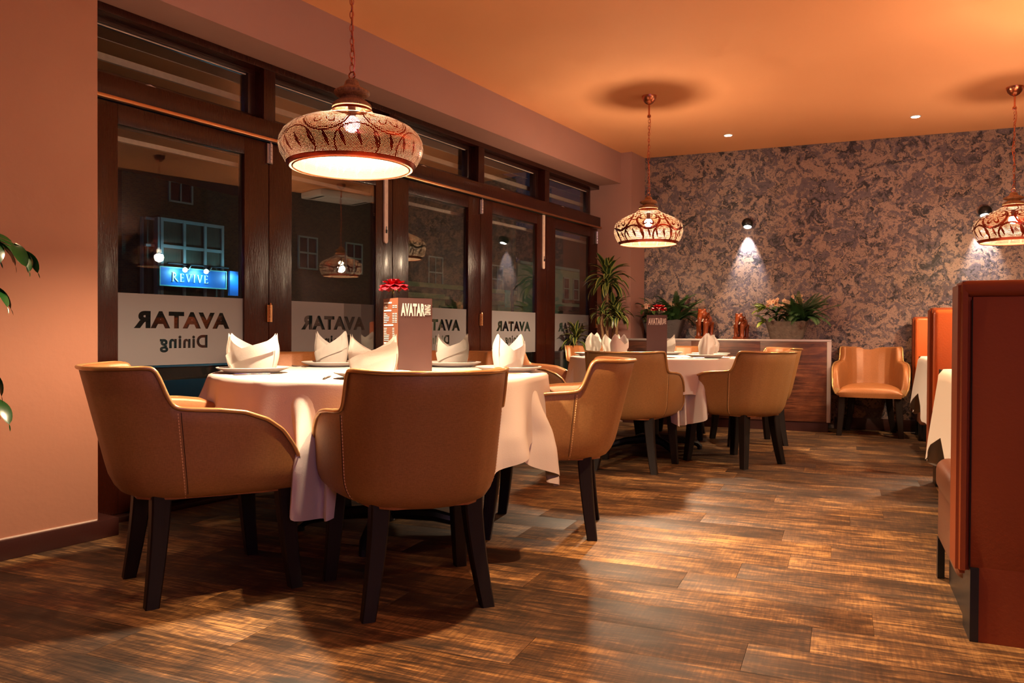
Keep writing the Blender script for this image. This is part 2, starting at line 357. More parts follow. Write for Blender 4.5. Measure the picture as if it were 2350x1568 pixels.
def lathe(bm, prof, n=48, uv=False, sx=1, sy=1, mi=0, closed_top=False, closed_bot=False):
    rings = [[bm.verts.new((r * cos(2 * pi * k / n) * sx, r * sin(2 * pi * k / n) * sy, z)) for k in range(n)] for r, z in prof]
    L_ = [0]
    for (r0, z0), (r1, z1) in zip(prof, prof[1:]): L_.append(L_[-1] + sqrt((r1 - r0) ** 2 + (z1 - z0) ** 2))
    lay = bm.loops.layers.uv.verify() if uv else None
    for i in range(len(rings) - 1):
        for k in range(n):
            f = bm.faces.new((rings[i][k], rings[i][(k + 1) % n], rings[i + 1][(k + 1) % n], rings[i + 1][k])); f.material_index = mi
            if uv:
                us = (k / n, (k + 1) / n, (k + 1) / n, k / n); vs = (L_[i], L_[i], L_[i + 1], L_[i + 1])
                for lp, a, b in zip(f.loops, us, vs): lp[lay].uv = (a, b / L_[-1])
    if closed_top: bm.faces.new(rings[-1])
    if closed_bot: bm.faces.new(rings[0][::-1])
def grid_faces(bm, rows, closed=False):
    for a, b in zip(rows, rows[1:]):
        n = len(a)
        for k in range(n if closed else n - 1): bm.faces.new((a[k], a[(k + 1) % n], b[(k + 1) % n], b[k]))
def solidify(bm, t):
    bmesh.ops.recalc_face_normals(bm, faces=bm.faces)
    bmesh.ops.solidify(bm, geom=bm.faces[:], thickness=t)
def thing(name, label, cat, loc=(0, 0, 0), rz=0, group=None, mw=None):
    o = bpy.data.objects.new(name, None); C.objects.link(o); o.empty_display_size = .1
    if mw is not None: o.matrix_world = mw
    else: o.location = loc; o.rotation_euler = (0, 0, rz)
    o['label'] = label; o['category'] = cat
    if group: o['group'] = group
    return o
def tag(o, label, cat, group=None):
    o['label'] = label; o['category'] = cat
    if group: o['group'] = group
    return o
def struct(o): o['kind'] = 'structure'; return o
def dup_part(src, parent, name=None):
    c = src.copy(); C.objects.link(c); c.parent = parent
    return c
def copy_tree(root, loc, rz, label, group=None, scale=None):
    r = root.copy(); C.objects.link(r); r.location = loc; r.rotation_euler = (0, 0, rz); r['label'] = label
    if group: r['group'] = group
    if scale: r.scale = (scale,) * 3
    for ch in list(root.children):
        c = ch.copy(); C.objects.link(c); c.parent = r
        for g in list(ch.children):
            d = g.copy(); C.objects.link(d); d.parent = c
    return r
def text_mesh(body, size, m, name, parent=None, mw=None, ext=.001, off=0, space=1.0, sx=1.0, align='CENTER', spc=1.0):
    cu = bpy.data.curves.new(name, 'FONT'); cu.body = body; cu.size = size; cu.extrude = ext; cu.offset = off; cu.align_x = align; cu.space_character = spc
    tmp = bpy.data.objects.new('tmp', cu); C.objects.link(tmp)
    dg = bpy.context.evaluated_depsgraph_get(); me = bpy.data.meshes.new_from_object(tmp.evaluated_get(dg))
    bpy.data.objects.remove(tmp); 
    for v in me.vertices: v.co.x *= sx
    me.materials.clear(); me.materials.append(m); me.name = name
    o = bpy.data.objects.new(name, me); C.objects.link(o)
    if parent: o.parent = parent
    if mw is not None:
        if parent: o.matrix_local = mw
        else: o.matrix_world = mw
    return o

# ------------------------------------------------------------------ window wall frame: local x along the wall, y outwards, z up
AW = radians(9.2); BF = 3.573
Wd = Vector((sin(AW), cos(AW), 0)); Nd = Vector((cos(AW), -sin(AW), 0))
MW = Matrix((( Wd.x, -Nd.x, 0, -Nd.x * BF), (Wd.y, -Nd.y, 0, -Nd.y * BF), (0, 0, 1, 0), (0, 0, 0, 1)))
HC = 2.954

# ------------------------------------------------------------------ floor of planks
bm = bmesh.new(); box(bm, (-8.2, -4.2, -.06), (6.2, 9.0, -.004)); floor = struct(finish('floor', bm, M['plank_base']))
bm = bmesh.new(); box(bm, (-.6095, -.1100, -.008), (.6095, .1100, 0), .0006); pl = finish('plank', bm, M['plank'], floor, smooth=1)
pl_me = pl.data; bpy.data.objects.remove(pl)
JO = {13: -.035, 12: -.199, 11: -.38, 10: -.57, 9: .105, 8: -.082, 7: -.262, 6: .33, 5: -1.73}
rest = bmesh.new(); npl = 0; rnd = random.Random(5)
def wall_x(y): # inner x of the window wall
    return (-BF - .27 + sin(AW) * y) / cos(AW)
for r in range(-18, 37):
    y0 = 2.99 + .221 * (r - 10); 
    if y0 > 8.8: break
    j = JO.get(r, rnd.uniform(-.6, .6))
    xc = j - .61 - 1.22 * 8
    while xc < 6.2:
        if xc + .61 > wall_x(y0) - .1:
            yc = y0 + .1105
            cx_ = xc * cos(radians(22.8)) + yc * sin(radians(22.8)); cy_ = -xc * sin(radians(22.8)) + yc * cos(radians(22.8))
            vis = cy_ > .9 and abs(cx_) < cy_ * .66 + .75 and xc < 2.8
            if vis and npl < 300:
                o = bpy.data.objects.new('plank', pl_me); C.objects.link(o); o.parent = floor
                o.location = (xc, yc, 0); npl += 1
            else: box(rest, (xc - .6095, yc - .11, -.008), (xc + .6095, yc + .11, 0))
        xc += 1.22
ro = finish('floor_boards', rest, M['plank'], floor); ro['kind'] = 'stuff'

# ------------------------------------------------------------------ ceiling and walls
struct(bx('ceiling', (-8.2, -4.2, HC), (6.2, 9.0, HC + .1), M['ceil']))
struct(bx('wall_back', (-2.6, 8.78, 0), (6.2, 8.9, HC), M['paper']))
struct(bx('wall_right', (2.25, 2.7, 0), (2.37, 8.78, HC), M['wall_dark']))
struct(bx('wall_east', (6.0, -4.0, 0), (6.12, 2.7, HC), M['wall_dark']))
struct(bx('wall_north', (2.37, 2.7, 0), (6.0, 2.82, HC), M['wall_dark']))
struct(bx('wall_south', (-6, -4.12, 0), (6.12, -4.0, HC), M['wall_dark']))
struct(bx('wall_left', (-6.2, 0, 0), (2.08, .45, HC), M['wall'], bev=.012, mw=MW))
# beam above the shop front, pillar at its far end
struct(bx('beam', (2.08, 0, 2.618), (7.96, .5, HC), M['beam'], mw=MW))
struct(bx('pillar', (7.96, -.127, 0), (9.2, .5, HC), M['beam'], mw=MW))
# skirtings
o = struct(bx('baseboard_left', (-6.2, -.022, 0), (2.166, .30, .086), M['skirt'], bev=.004, mw=MW))
o = struct(bx('baseboard_back', (-.06, 8.758, 0), (2.25, 8.78, .118), M['skirt'], bev=.004))
# bead of old filler along the skirting top
bm = bmesh.new(); box(bm, (-4, -.004, .086), (2.07, .001, .092)); struct(finish('trim_1', bm, M['bolt'], mw=MW))

# ------------------------------------------------------------------ shop front: head, transoms, five folding leaves
def F(name, a, b, m='frame', parent=None, bev=.004): return bx(name, a, b, M[m], parent, bev, MW if parent is None else None)
LS = [2.155 + 1.157 * i for i in range(6)]
struct(F('trim_2', (2.08, .262, 2.575), (8.0, .44, 2.618)))                 # head
struct(F('trim_3', (2.08, .245, 2.155), (8.04, .44, 2.262)))                # transom rail
struct(F('trim_4', (2.08, .228, 2.136), (8.05, .262, 2.155), 'brass'))      # drip bead, worn bright
struct(F('trim_5', (2.08, .20, 0), (8.05, .50, .028), 'frame_d'))           # threshold
struct(F('trim_6', (8.0, .225, 0), (8.10, .44, 2.20), 'frame_d'))           # end post
struct(F('trim_7', (2.02, .25, 0), (2.15, .44, 2.618), 'frame_d'))
for i in range(5):
    a, b = LS[i], LS[i + 1]
    if i: struct(F('trim_%d' % (7 + i), (a - .045, .262, 2.262), (a + .045, .44, 2.575)))
    # transom light: root carries inner sash, pane
    wdw = bpy.data.objects.new('window_%d' % (i + 1), None); C.objects.link(wdw); wdw.matrix_world = MW; struct(wdw)
    x0, x1 = (a + .045 if i else a - .02), b - .045
    bm = bmesh.new()
    for q in (((x0, .34, 2.262), (x1, .40, 2.305)), ((x0, .34, 2.545), (x1, .40, 2.575)), ((x0, .34, 2.305), (x0 + .035, .40, 2.545)), ((x1 - .055, .34, 2.305), (x1, .40, 2.545))): box(bm, *q, .003)
    finish('sash', bm, M['frame_d'], wdw, smooth=1)
    bx('pane', (x0 + .035, .368, 2.305), (x1 - .055, .372, 2.545), M['glass'], wdw)
    bx('outer_batten', (x0 - .03, .450, 2.395), (x1 + .05, .47, 2.432), M['bolt'], wdw)       # pale rails outside the light
    bx('glazing_line', (x0 + .03, .362, 2.540), (x1 - .05, .368, 2.5465), M['bolt'], wdw)
    bx('blind_wire', (x0 + .03, .43, 2.497), (x1 - .05, .434, 2.501), M['alu'], wdw)
    # stay on the sill
    bm = bmesh.new(); xs = (x0 + x1) / 2 - .2
    tube(bm, [(xs, .325, 2.275), (xs + .05, .32, 2.285), (xs + .09, .315, 2.272), (xs + .42, .315, 2.272)], [.006, .009, .010, .009], 6)
    finish('stay', bm, M['bolt'], wdw, smooth=1)

def film_with_letters(parent, cx, yq):
    """frosted film as a filled outline whose letters are holes, reading correctly from the street"""
    cu = bpy.data.curves.new('film', 'CURVE'); cu.dimensions = '2D'; cu.fill_mode = 'BOTH'; cu.extrude = .0006
    def rect(x0, y0, x1, y1):
        s = cu.splines.new('POLY'); s.points.add(3); s.use_cyclic_u = True
        for p, c in zip(s.points, ((x0, y0), (x1, y0), (x1, y1), (x0, y1))): p.co = (*c, 0, 1)
    rect(-.395, .786, .395, 1.168)
    def text(body, size, z, wd, off, ky=1.0):
        tc = bpy.data.curves.new('t', 'FONT'); tc.body = body; tc.size = size; tc.align_x = 'CENTER'; tc.offset = off; tc.resolution_u = 5; tc.space_character = 1.12
        to = bpy.data.objects.new('t', tc); C.objects.link(to); me = bpy.data.meshes.new_from_object(to.evaluated_get(bpy.context.evaluated_depsgraph_get())); bpy.data.objects.remove(to)
        bm = bmesh.new(); bm.from_mesh(me); bmesh.ops.remove_doubles(bm, verts=bm.verts, dist=1e-6)
        nxt = {}
        for e in bm.edges:
            if len(e.link_faces) == 1: nxt.setdefault(e.verts[0], []).append(e.verts[1]); nxt.setdefault(e.verts[1], []).append(e.verts[0])
        xs = [v.co.x for v in bm.verts]; k = wd / (max(xs) - min(xs)); mid = (max(xs) + min(xs)) / 2; seen = set()
        for v0 in nxt:
            if v0 in seen: continue
            loop = [v0]; seen.add(v0); cur = v0
            while True:
                q = [v for v in nxt[cur] if v not in seen]
                if not q: break
                cur = q[0]; seen.add(cur); loop.append(cur)
            if len(loop) < 3: continue
            n = cu.splines.new('POLY'); n.points.add(len(loop) - 1); n.use_cyclic_u = True
            for p, v in zip(n.points, loop): p.co = (-(v.co.x - mid) * k, v.co.y * ky + z, 0, 1)
        bm.free()
    text('AVATAR', .105, .992, .60, .0060, 1.10)
    text('Dining', .098, .880, .30, .0034)
    cu.materials.append(M['film'])
    o = bpy.data.objects.new('frosted_film', cu); C.objects.link(o)
    dg = bpy.context.evaluated_depsgraph_get(); me = bpy.data.meshes.new_from_object(o.evaluated_get(dg)); bpy.data.objects.remove(o)
    return me
film_me = film_with_letters(None, 0, 0)
SWING = [0.0, -2.0, .25, .1, .1]      # folding leaves never close quite in one plane
for i in range(5):
    a, b = LS[i], LS[i + 1]
    dr = bpy.data.objects.new('door_%d' % (i + 1), None); C.objects.link(dr); struct(dr)
    dr.matrix_world = MW @ Matrix.Translation(((a + b) / 2, .29, 0))
    h = (b - a) / 2 - .003
    for sgn in (-1, 1):
        e0, e1 = (-h, -.395) if sgn < 0 else (.395, h)
        bx('stile', (e0, -.022, .03), (e1, .024, 2.132), M['frame'], dr, bev=.003)
    bx('top_rail', (-.395, -.022, 2.03), (.395, .024, 2.132), M['frame'], dr, bev=.003)
    bx('bottom_rail', (-.395, -.022, .03), (.395, .024, .31), M['frame'], dr, bev=.003)
    g = bx('glass_pane', (-.397, -.003, .30), (.397, .003, 2.035), M['glass'], dr)
    g.rotation_euler = (0, 0, radians(SWING[i]))
    # dark line where the pane meets the stile
    bm = bmesh.new()
    for q in (((-.395, .006, .30), (-.385, .022, 2.03)), ((.385, .006, .30), (.395, .022, 2.03)), ((-.395, .006, 2.018), (.395, .022, 2.03))): box(bm, *q)
    finish('glazing_bead', bm, M['black'], dr)
    bx('outer_rail', (-.38, .03, .70), (.38, .05, .772), M['black'], dr)
    fo = bpy.data.objects.new('frosted_film', film_me); C.objects.link(fo); fo.parent = dr
    fo.matrix_local = Matrix.Translation((0, -.0055, 0)) @ Matrix.Rotation(radians(90), 4, 'X')
struct(bx('trim_13', (2.2, .40, 1.975), (7.95, .425, 2.000), M['bolt'], mw=MW))       # weather rail outside the doors
def hinge(s, z0, z1, lab, grp=None, mt='hinge', r=.010):
    bm = bmesh.new(); k = 5; hh = (z1 - z0) / k
    for j in range(k): tube(bm, [(s, .252, z0 + hh * j + .0015), (s, .252, z0 + hh * (j + 1) - .0015)], r, 10)
    tube(bm, [(s, .252, z1), (s, .252, z1 + .012)], [r * .7, r * .4], 8); box(bm, (s - .02, .258, z0), (s + .02, .266, z1))
    return tag(finish('door_hinge', bm, M[mt], mw=MW, smooth=1), lab, 'hinge', grp)
hinge(LS[1], 2.005, 2.125, 'steel hinge high on the joint nearest the big front lamp', None)
hinge(LS[3], 2.0, 2.12, 'bluish steel hinge at the head between the third and fourth glass doors')
hinge(LS[5] - .04, 1.965, 2.10, 'steel hinge at the head of the door beside the potted dracaena')
hinge(LS[1], 1.03, 1.135, 'brass hinge halfway up between the first two glass doors', None, 'brass')
hinge(LS[3], 1.03, 1.135, 'brass hinge halfway up between the third and fourth doors', None, 'brass')
hinge(LS[5] - .04, 1.03, 1.135, 'brass hinge halfway up beside the dracaena leaves', None, 'brass')
def bolt(s, z0, z1, wd, lab):
    t = thing('flush_bolt', lab, 'bolt', mw=MW)
    bm = bmesh.new(); pr = [(wd / 2 * cos(a), wd / 2 * sin(a)) for a in [pi + pi * k / 8 for k in range(9)]]
    ring = [(x + s, z + z0 + wd / 2) for x, z in pr] + [(s + wd / 2, z1), (s - wd / 2, z1)]
    f1 = [bm.verts.new((x, .256, z)) for x, z in ring]; f2 = [bm.verts.new((x, .268, z)) for x, z in ring]
    bm.faces.new(f1); bm.faces.new(f2[::-1])
    for k in range(len(ring)): bm.faces.new((f1[k], f2[k], f2[(k + 1) % len(ring)], f1[(k + 1) % len(ring)]))
    finish('plate', bm, M['bolt'], t)
    bm = bmesh.new(); box(bm, (s - .006, .247, z0 + .075), (s + .006, .257, z0 + .10), .002); box(bm, (s - .003, .252, z0 + .10), (s + .003, .257, z0 + .125)); finish('slide', bm, M['black'], t, smooth=1)
bolt(2.185, 1.56, 2.13, .052, 'long pale painted bolt plate beside the plastered wall end')
bolt(4.385, 1.62, 2.13, .038, 'pale bolt plate hanging just behind the big front lamp')
bolt(6.715, 1.60, 2.13, .036, 'pale round-ended bolt plate on the door left of the dracaena'.replace(' left of', ' before'))
# lower keeper plate at the wall end
bm = bmesh.new(); box(bm, (2.10, .245, .115), (2.16, .262, .34), .004)
for z in (.15, .22, .26, .31): tube(bm, [(2.13, .246, z), (2.13, .240, z)], .006, 8)
tag(finish('lock_keeper', bm, M['frame_d'], mw=MW, smooth=1), 'small metal keeper plate low at the plastered wall end', 'lock')

# ------------------------------------------------------------------ chairs
def chair_shapes():
    T = [(0, (0, -.425), (0, -.310)), (.13, (.085, -.420), (.078, -.304)), (.26, (.165, -.390), (.150, -.284)), (.38, (.230, -.335), (.205, -.245)),
         (.47, (.270, -.262), (.240, -.195)), (.54, (.288, -.195), (.262, -.145)), (.62, (.302, -.115), (.280, -.090)), (.74, (.322, .00), (.304, .01)),
         (.86, (.334, .13), (.320, .14)), (.95, (.337, .235), (.326, .235)), (1.0, (.330, .290), (.318, .285))]
    H = [(0, .845), (.30, .846), (.40, .848), (.46, .850), (.495, .848), (.508, .838), (.520, .812), (.533, .770), (.546, .736), (.560, .716), (.58, .708), (.62, .704), (.72, .698), (.80, .687), (.87, .658), (.92, .615), (.96, .55), (1.0, .455)]
    def itp(tab, t):
        for p, q in zip(tab, tab[1:]):
            if t <= q[0] + 1e-9: k = (t - p[0]) / (q[0] - p[0]); return p, q, k
        return tab[-2], tab[-1], 1
    def sm(tab, t):   # Catmull-like smooth on pair tables
        p, q, k = itp(tab, t); return p, q, k
    def plan(t, which):
        s = 1 if t >= 0 else -1; p, q, k = itp(T, abs(t)); a, b = p[which], q[which]
        return Vector((s * (a[0] + (b[0] - a[0]) * k), a[1] + (b[1] - a[1]) * k, 0))
    def top(t): p, q, k = itp(H, abs(t)); k = k; return p[1] + (q[1] - p[1]) * k
    def smooth_plan(t, which):
        v = Vector((0, 0, 0)); 
        for d, w_ in ((-.03, .25), (0, .5), (.03, .25)):
            u = max(-1, min(1, t + d)); v += plan(u, which) * w_
        return v
    def stop(t): return sum(top(max(-1, min(1, t + d))) * w_ for d, w_ in ((-.006, .25), (0, .5), (.006, .25)))
    def outer(t, z):
        zr = .85 if abs(t) < .5 else (.85 - (abs(t) - .5) / .12 * .15 if abs(t) < .62 else .70)
        zb = .368 + .012 * abs(t); fr = max(0, (z - zb) / (zr - zb))
        P, Q = smooth_plan(t, 1), smooth_plan(t, 2)
        v = Q + (P - Q) * fr
        k = max(0, 1 - (z - zb) / .10); nrm = out_n(t); v -= nrm * (.052 * (1 - sqrt(max(0, 1 - k * k))))
        return Vector((v.x, v.y, z))
    def out_n(t):
        a, b = smooth_plan(max(-1, t - .02), 1), smooth_plan(min(1, t + .02), 1); d = b - a
        n = Vector((d.y, -d.x, 0)); n.normalize(); return n
    return stop, outer, out_n
stop, outer, out_n = chair_shapes()
def shell(t0, t1, n, th=.052):
    bm = bmesh.new(); secs = []
    for i in range(n + 1):
        t = t0 + (t1 - t0) * i / n; zt = stop(t); zb = .368 + .012 * abs(t); nr = out_n(t); loop = []
        for k in range(11):
            z = zb + (zt - .016 - zb) * (k / 10) ** 1.5; loop.append(outer(t, z))
        pt = outer(t, zt - .016)
        for a in (35, 65, 90, 115, 145):
            loop.append(pt + Vector((0, 0, .016 * sin(radians(a)))) - nr * (th / 2 * (1 - cos(radians(a)))))
        zi = .41
        for k in range(8):
            z = (zt - .016) + (zi - zt + .016) * k / 7
            puff = .010 * sin(pi * k / 7)
            loop.append(outer(t, z) - nr * (th + puff + (.006 if k == 7 else 0)))
        secs.append([bm.verts.new(p) for p in loop])
    for a, b in zip(secs, secs[1:]):
        m_ = len(a)
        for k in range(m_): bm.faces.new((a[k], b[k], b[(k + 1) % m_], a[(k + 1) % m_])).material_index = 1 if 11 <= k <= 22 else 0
    bm.faces.new(secs[0]); bm.faces.new(secs[-1][::-1])
    bmesh.ops.recalc_face_normals(bm, faces=bm.faces)
    return bm
def make_chair(label, loc, rz, group):
    t = thing('tub_chair', label, 'chair', loc, rz, group)
    SEAM = .585
    finish('backrest', shell(-SEAM, SEAM, 110), [M['bronze'], M['bronze_lit']], t, smooth=1, sharp=50)
    finish('armrest', shell(SEAM, 1, 22), [M['bronze'], M['bronze_lit']], t, smooth=1, sharp=50)
    finish('armrest', shell(-1, -SEAM, 22), [M['bronze'], M['bronze_lit']], t, smooth=1, sharp=50)
    bm = bmesh.new(); pts = []
    for i in range(221):
        u = -1 + 2 * i / 220; p = outer(u, stop(u) - .012); pts.append(p + out_n(u) * .004 + Vector((0, 0, .006)))
    for s in (1, -1):   # run down the arm front
        e = outer(s, .40); e2 = pts[-1] if s > 0 else pts[0]
        ad = [e2.lerp(e, k) + out_n(s) * .002 for k in (.33, .66, 1)]
        pts = pts + ad if s > 0 else ad[::-1] + pts
    tube(bm, pts, .0078, 8); finish('piping', bm, M['bronze_p'], t, smooth=1, sharp=80)
    for s in (-1, 1):
        bm = bmesh.new(); zt = stop(SEAM * s)
        path = []
        for k in range(15):
            z = .375 + (zt - .02 - .375) * k / 14; path.append(outer(SEAM * s - s * .012, z) + out_n(SEAM * s) * .0012)
        for p, q in zip(path, path[1:]):
            for c in (0, .5):
                a = p.lerp(q, c + .06); b = p.lerp(q, c + .38); tube(bm, [a, b], .0021, 4)
        finish('stitching', bm, M['thread'], t)
        bm = bmesh.new(); path = [outer(SEAM * s, .375 + (zt - .02 - .375) * k / 14) + out_n(SEAM * s) * .0008 for k in range(15)]
        tube(bm, path, .0011, 5); finish('seam', bm, M['leg'], t)
    # seat: crowned cushion with rounded front
    bm = bmesh.new(); rows = []; nx, ny = 18, 18
    def seat_pt(u, v, zf):
        y = -.26 + .56 * v; hw = .185 + (.275 - .185) * min(1, v * 1.35) ** .8
        hw -= .05 * max(0, 1 - v / .18) ** 2
        x = hw * u; yy = y + .018 * (1 - u * u) * (v > .8)
        e = max(abs(u), 0) ** 8; ef = max(0, (v - .8) / .2) ** 3
        z = .472 + .028 * (1 - u * u) * (1 - (2 * v - 1) ** 2) - .03 * e - .032 * ef
        return Vector((x, yy, z))
    for j in range(ny + 1): rows.append([bm.verts.new(seat_pt(-1 + 2 * i / nx, j / ny, 1)) for i in range(nx + 1)])
    grid_faces(bm, rows)
    bot = [[bm.verts.new((v.co.x * .97, v.co.y * .985, .372)) for v in r] for r in rows]
    for a, b in zip(bot, bot[1:]):
        for k in range(nx): bm.faces.new((a[k], b[k], b[k + 1], a[k + 1]))
    def side(top_, bot_):
        mid = [bm.verts.new(((p.co.x + q.co.x) / 2 * 1.015, (p.co.y + q.co.y) / 2 * 1.01, .41)) for p, q in zip(top_, bot_)]
        for k in range(len(top_) - 1):
            bm.faces.new((top_[k], mid[k], mid[k + 1], top_[k + 1])); bm.faces.new((mid[k], bot_[k], bot_[k + 1], mid[k + 1]))
    side(rows[-1], bot[-1]); side(rows[0], bot[0]); side([r[0] for r in rows], [r[0] for r in bot]); side([r[-1] for r in rows], [r[-1] for r in bot])
    bmesh.ops.remove_doubles(bm, verts=bm.verts, dist=.0005); bmesh.ops.recalc_face_normals(bm, faces=bm.faces)
    finish('seat', bm, M['bronze_lit'], t, smooth=1, sharp=60)
    bm = bmesh.new(); box(bm, (-.20, -.17, .366), (.20, .23, .392), .006); finish('seat_frame', bm, M['black'], t, smooth=1)
    for (tx, ty, fx, fy) in ((.245, .238, .268, .272), (-.245, .238, -.268, .272), (.165, -.185, .212, -.225), (-.165, -.185, -.212, -.225)):
        bm = bmesh.new(); R = []
        for k in range(7):
            f = k / 6; z = .40 * (1 - f); hw = .034 - .0105 * f; c = f ** 1.5
            x = tx + (fx - tx) * c; y = ty + (fy - ty) * c
            ch = hw * .82
            R.append([bm.verts.new((x + dx, y + dy, z)) for dx, dy in ((-hw, -ch), (-ch, -hw), (ch, -hw), (hw, -ch), (hw, ch), (ch, hw), (-ch, hw), (-hw, ch))])
        grid_faces(bm, R, True); bm.faces.new(R[0]); bm.faces.new(R[-1][::-1]); bmesh.ops.recalc_face_normals(bm, faces=bm.faces)
        finish('leg', bm, M['leg'], t, smooth=1, sharp=30)
    return t
G1, G2 = 'tub chairs around the front table', 'tub chairs around the far table'
# heading: chair faces local +y
def hd(deg): return radians(deg - 90)
c0 = make_chair('bronze tub chair with its arm turned toward us, next to the plastered wall', (-2.283, 2.337, 0), hd(58.4), G1)
CH = [(-1.464, 2.543, 134.0, 'bronze tub chair showing its whole broad back at the front table', G1),
      (-1.343, 3.677, 195.1, 'bronze tub chair on the aisle side of the front table, seat cushion showing', G1),
      (-2.91, 3.64, -42, 'tub chair by the first frosted pane, its orange-lit inner back behind the wide napkin', G1),
      (-2.33, 4.42, -80, 'tub chair whose back peeks out behind the menu stand', G1),
      (-1.399, 5.577, 91.0, 'bronze tub chair with its broad back to us at the far table', G2),
      (-.711, 6.124, 146.9, 'bronze tub chair turned three-quarters away on the aisle side of the far table', G2),
      (-.74, 7.30, 205, 'tub chair mostly hidden behind the aisle chair, near the sideboard panel', G2),
      (-1.45, 7.52, 270, 'tub chair between far table and sideboard, a strip of back visible between napkins', G2),
      (-2.15, 7.35, -48, 'tub chair facing us beside the dracaena at the far table', G2),
      (-2.28, 6.10, 12, 'tub chair seen side-on between the two tables, both arms showing', G2),
      (.261, 8.416, 267.8, 'lone bronze tub chair facing us against the marbled wallpaper', 'tub chair by the wall')]
for x, y, a, lab, g in CH: copy_tree(c0, (x, y, 0), hd(a), lab, g)

# ------------------------------------------------------------------ tables and cloths
CHAIRS = [(-2.283, 2.337, 58.4)] + [c[:3] for c in CH]
def under_chair(x, y, z):
    for i, (cx_, cy_, a_) in enumerate(CHAIRS):
        dx, dy = x - cx_, y - cy_
        if dx * dx + dy * dy > .4: continue
        f = dx * cos(radians(a_)) + dy * sin(radians(a_)); r_ = dx * sin(radians(a_)) - dy * cos(radians(a_))
        lo, hi = (-.50, .36) if i == 3 else (-.24, .24)
        if lo < r_ < hi and -.45 < f < .36 and z < (.72 if i == 3 and r_ < -.24 else .50): return True
    return False
def cloth(name, loc, R, a, rot, lab, grp, zt, dz=0, seed=1, inflate=0):
    bm = bmesh.new(); rr = random.Random(seed); n = 288; ph = [rr.uniform(0, 6.28) for _ in range(6)]
    rows = []; c = bm.verts.new((0, 0, zt + dz))
    for r_ in (.3, .6, .85, .96): rows.append([bm.verts.new((R * r_ * cos(2 * pi * k / n), R * r_ * sin(2 * pi * k / n), zt + dz)) for k in range(n)])
    for k in range(n): bm.faces.new((c, rows[0][k], rows[0][(k + 1) % n]))
    NL = 22; last = {}; stuck = set()
    for j in range(NL + 1):
        row = []
        for k in range(n):
            th = 2 * pi * k / n; p = th - rot; Lc = a * sqrt(2) - R; L_ = .27 + (Lc - .27) * abs(sin(2 * p)) ** 1.6
            cor = abs(sin(2 * p)) ** 2
            l = L_ * j / NL
            bend = .03; 
            if l < bend: q = l / bend * (pi / 2) * .9; out = bend * .64 * sin(q); dn = bend * .64 * (1 - cos(q))
            else:
                out = bend * .6; dn = bend * .6 + (l - bend * .9)
            fold = (sin(9 * th + ph[0]) * .5 + sin(14 * th + ph[1]) * .34 + sin(22 * th + ph[2]) * .18) * (.35 + .5 * cor)
            out += min(l, .5) * (.10 + .06 * cor) * .8 + inflate + fold * min(l, .34) * .28
            aa = (p % (pi / 2)) - pi / 4      # angle from the nearest cloth corner; cloth gathers toward it as it falls
            g_ = min(1, l / .26) ** 1.2 * math.exp(-(aa / .42) ** 2); th = th - aa * .50 * g_
            out += .045 * g_ * cos(aa * 30 + ph[3]) * min(1, l / .2)
            q = Vector(((R - .018 + out) * cos(th), (R - .018 + out) * sin(th), zt + dz - dn * (1 - .03 * abs(fold))))
            if j == 0: last[k] = q
            if under_chair(q.x + loc.x, q.y + loc.y, q.z): q = last[k] + Vector((0, 0, -.0002)); stuck.add(k)
            elif k in stuck: q = last[k] + Vector((0, 0, -.0002))
            last[k] = q
            row.append(bm.verts.new(q))
        rows.append(row)
    grid_faces(bm, rows, True); bmesh.ops.recalc_face_normals(bm, faces=bm.faces)
    bmesh.ops.solidify(bm, geom=bm.faces[:], thickness=.0015)
    o = finish(name, bm, M['cloth'], smooth=1, sharp=70); o.location = loc
    return tag(o, lab, 'tablecloth', grp)
T1 = Vector((-2.044, 3.263, 0)); T2 = Vector((-1.43, 6.45, 0)); ZT = .782
def round_table(loc, R, lab, grp, rot):
    t = thing('round_table', lab, 'table', loc, rot, grp)
    bm = bmesh.new(); lathe(bm, [(.0001, ZT - .035), (R - .03, ZT - .035), (R - .005, ZT - .025), (R - .005, ZT - .008), (R - .012, ZT - .003), (.0001, ZT - .003)], 64); finish('tabletop', bm, M['leg'], t, smooth=1)
    bm = bmesh.new(); lathe(bm, [(.055, .06), (.055, .12), (.04, .14), (.038, .70), (.10, .715), (.10, .727)], 24, closed_top=True, closed_bot=True); finish('column', bm, M['black'], t, smooth=1)
    for k in range(4):
        a = k * pi / 2; bm = bmesh.new()
        tube(bm, [(.03 * cos(a), .03 * sin(a), .10), (.25 * cos(a), .25 * sin(a), .085), (.38 * cos(a), .38 * sin(a), .055), (.42 * cos(a), .42 * sin(a), .02)], [.034, .03, .026, .018], 8)
        tube(bm, [(.41 * cos(a), .41 * sin(a), 0), (.41 * cos(a), .41 * sin(a), .03)], .02, 10)
        finish('foot', bm, M['black'], t, smooth=1)
    for s in (0, 1):
        a = s * pi / 2 + pi / 4; bm = bmesh.new(); tube(bm, [(-.5 * cos(a), -.5 * sin(a), ZT - .05), (.5 * cos(a), .5 * sin(a), ZT - .05)], .018, 6); finish('brace', bm, M['black'], t)
round_table(T1, .78, 'round table on a black cross foot under white cloths in front of the first doors', None, radians(20))
round_table(T2, .68, 'round table on a black cross foot beside the wood sideboard', None, radians(35))
cloth('tablecloth', T1, .778, .93, radians(-74.6 - 45), 'white undercloth of the front table with a long corner hanging between the chairs', None, ZT, -.0035, 3, -.006)
cloth('tablecloth', T1, .782, .86, radians(-37 - 45), 'white top cloth of the front table draped in soft folds', None, ZT, 0, 5, .010)
cloth('tablecloth', T2, .678, .84, radians(-60 - 45), 'white undercloth of the far table reaching toward the floor', None, ZT, -.0035, 8, -.006)
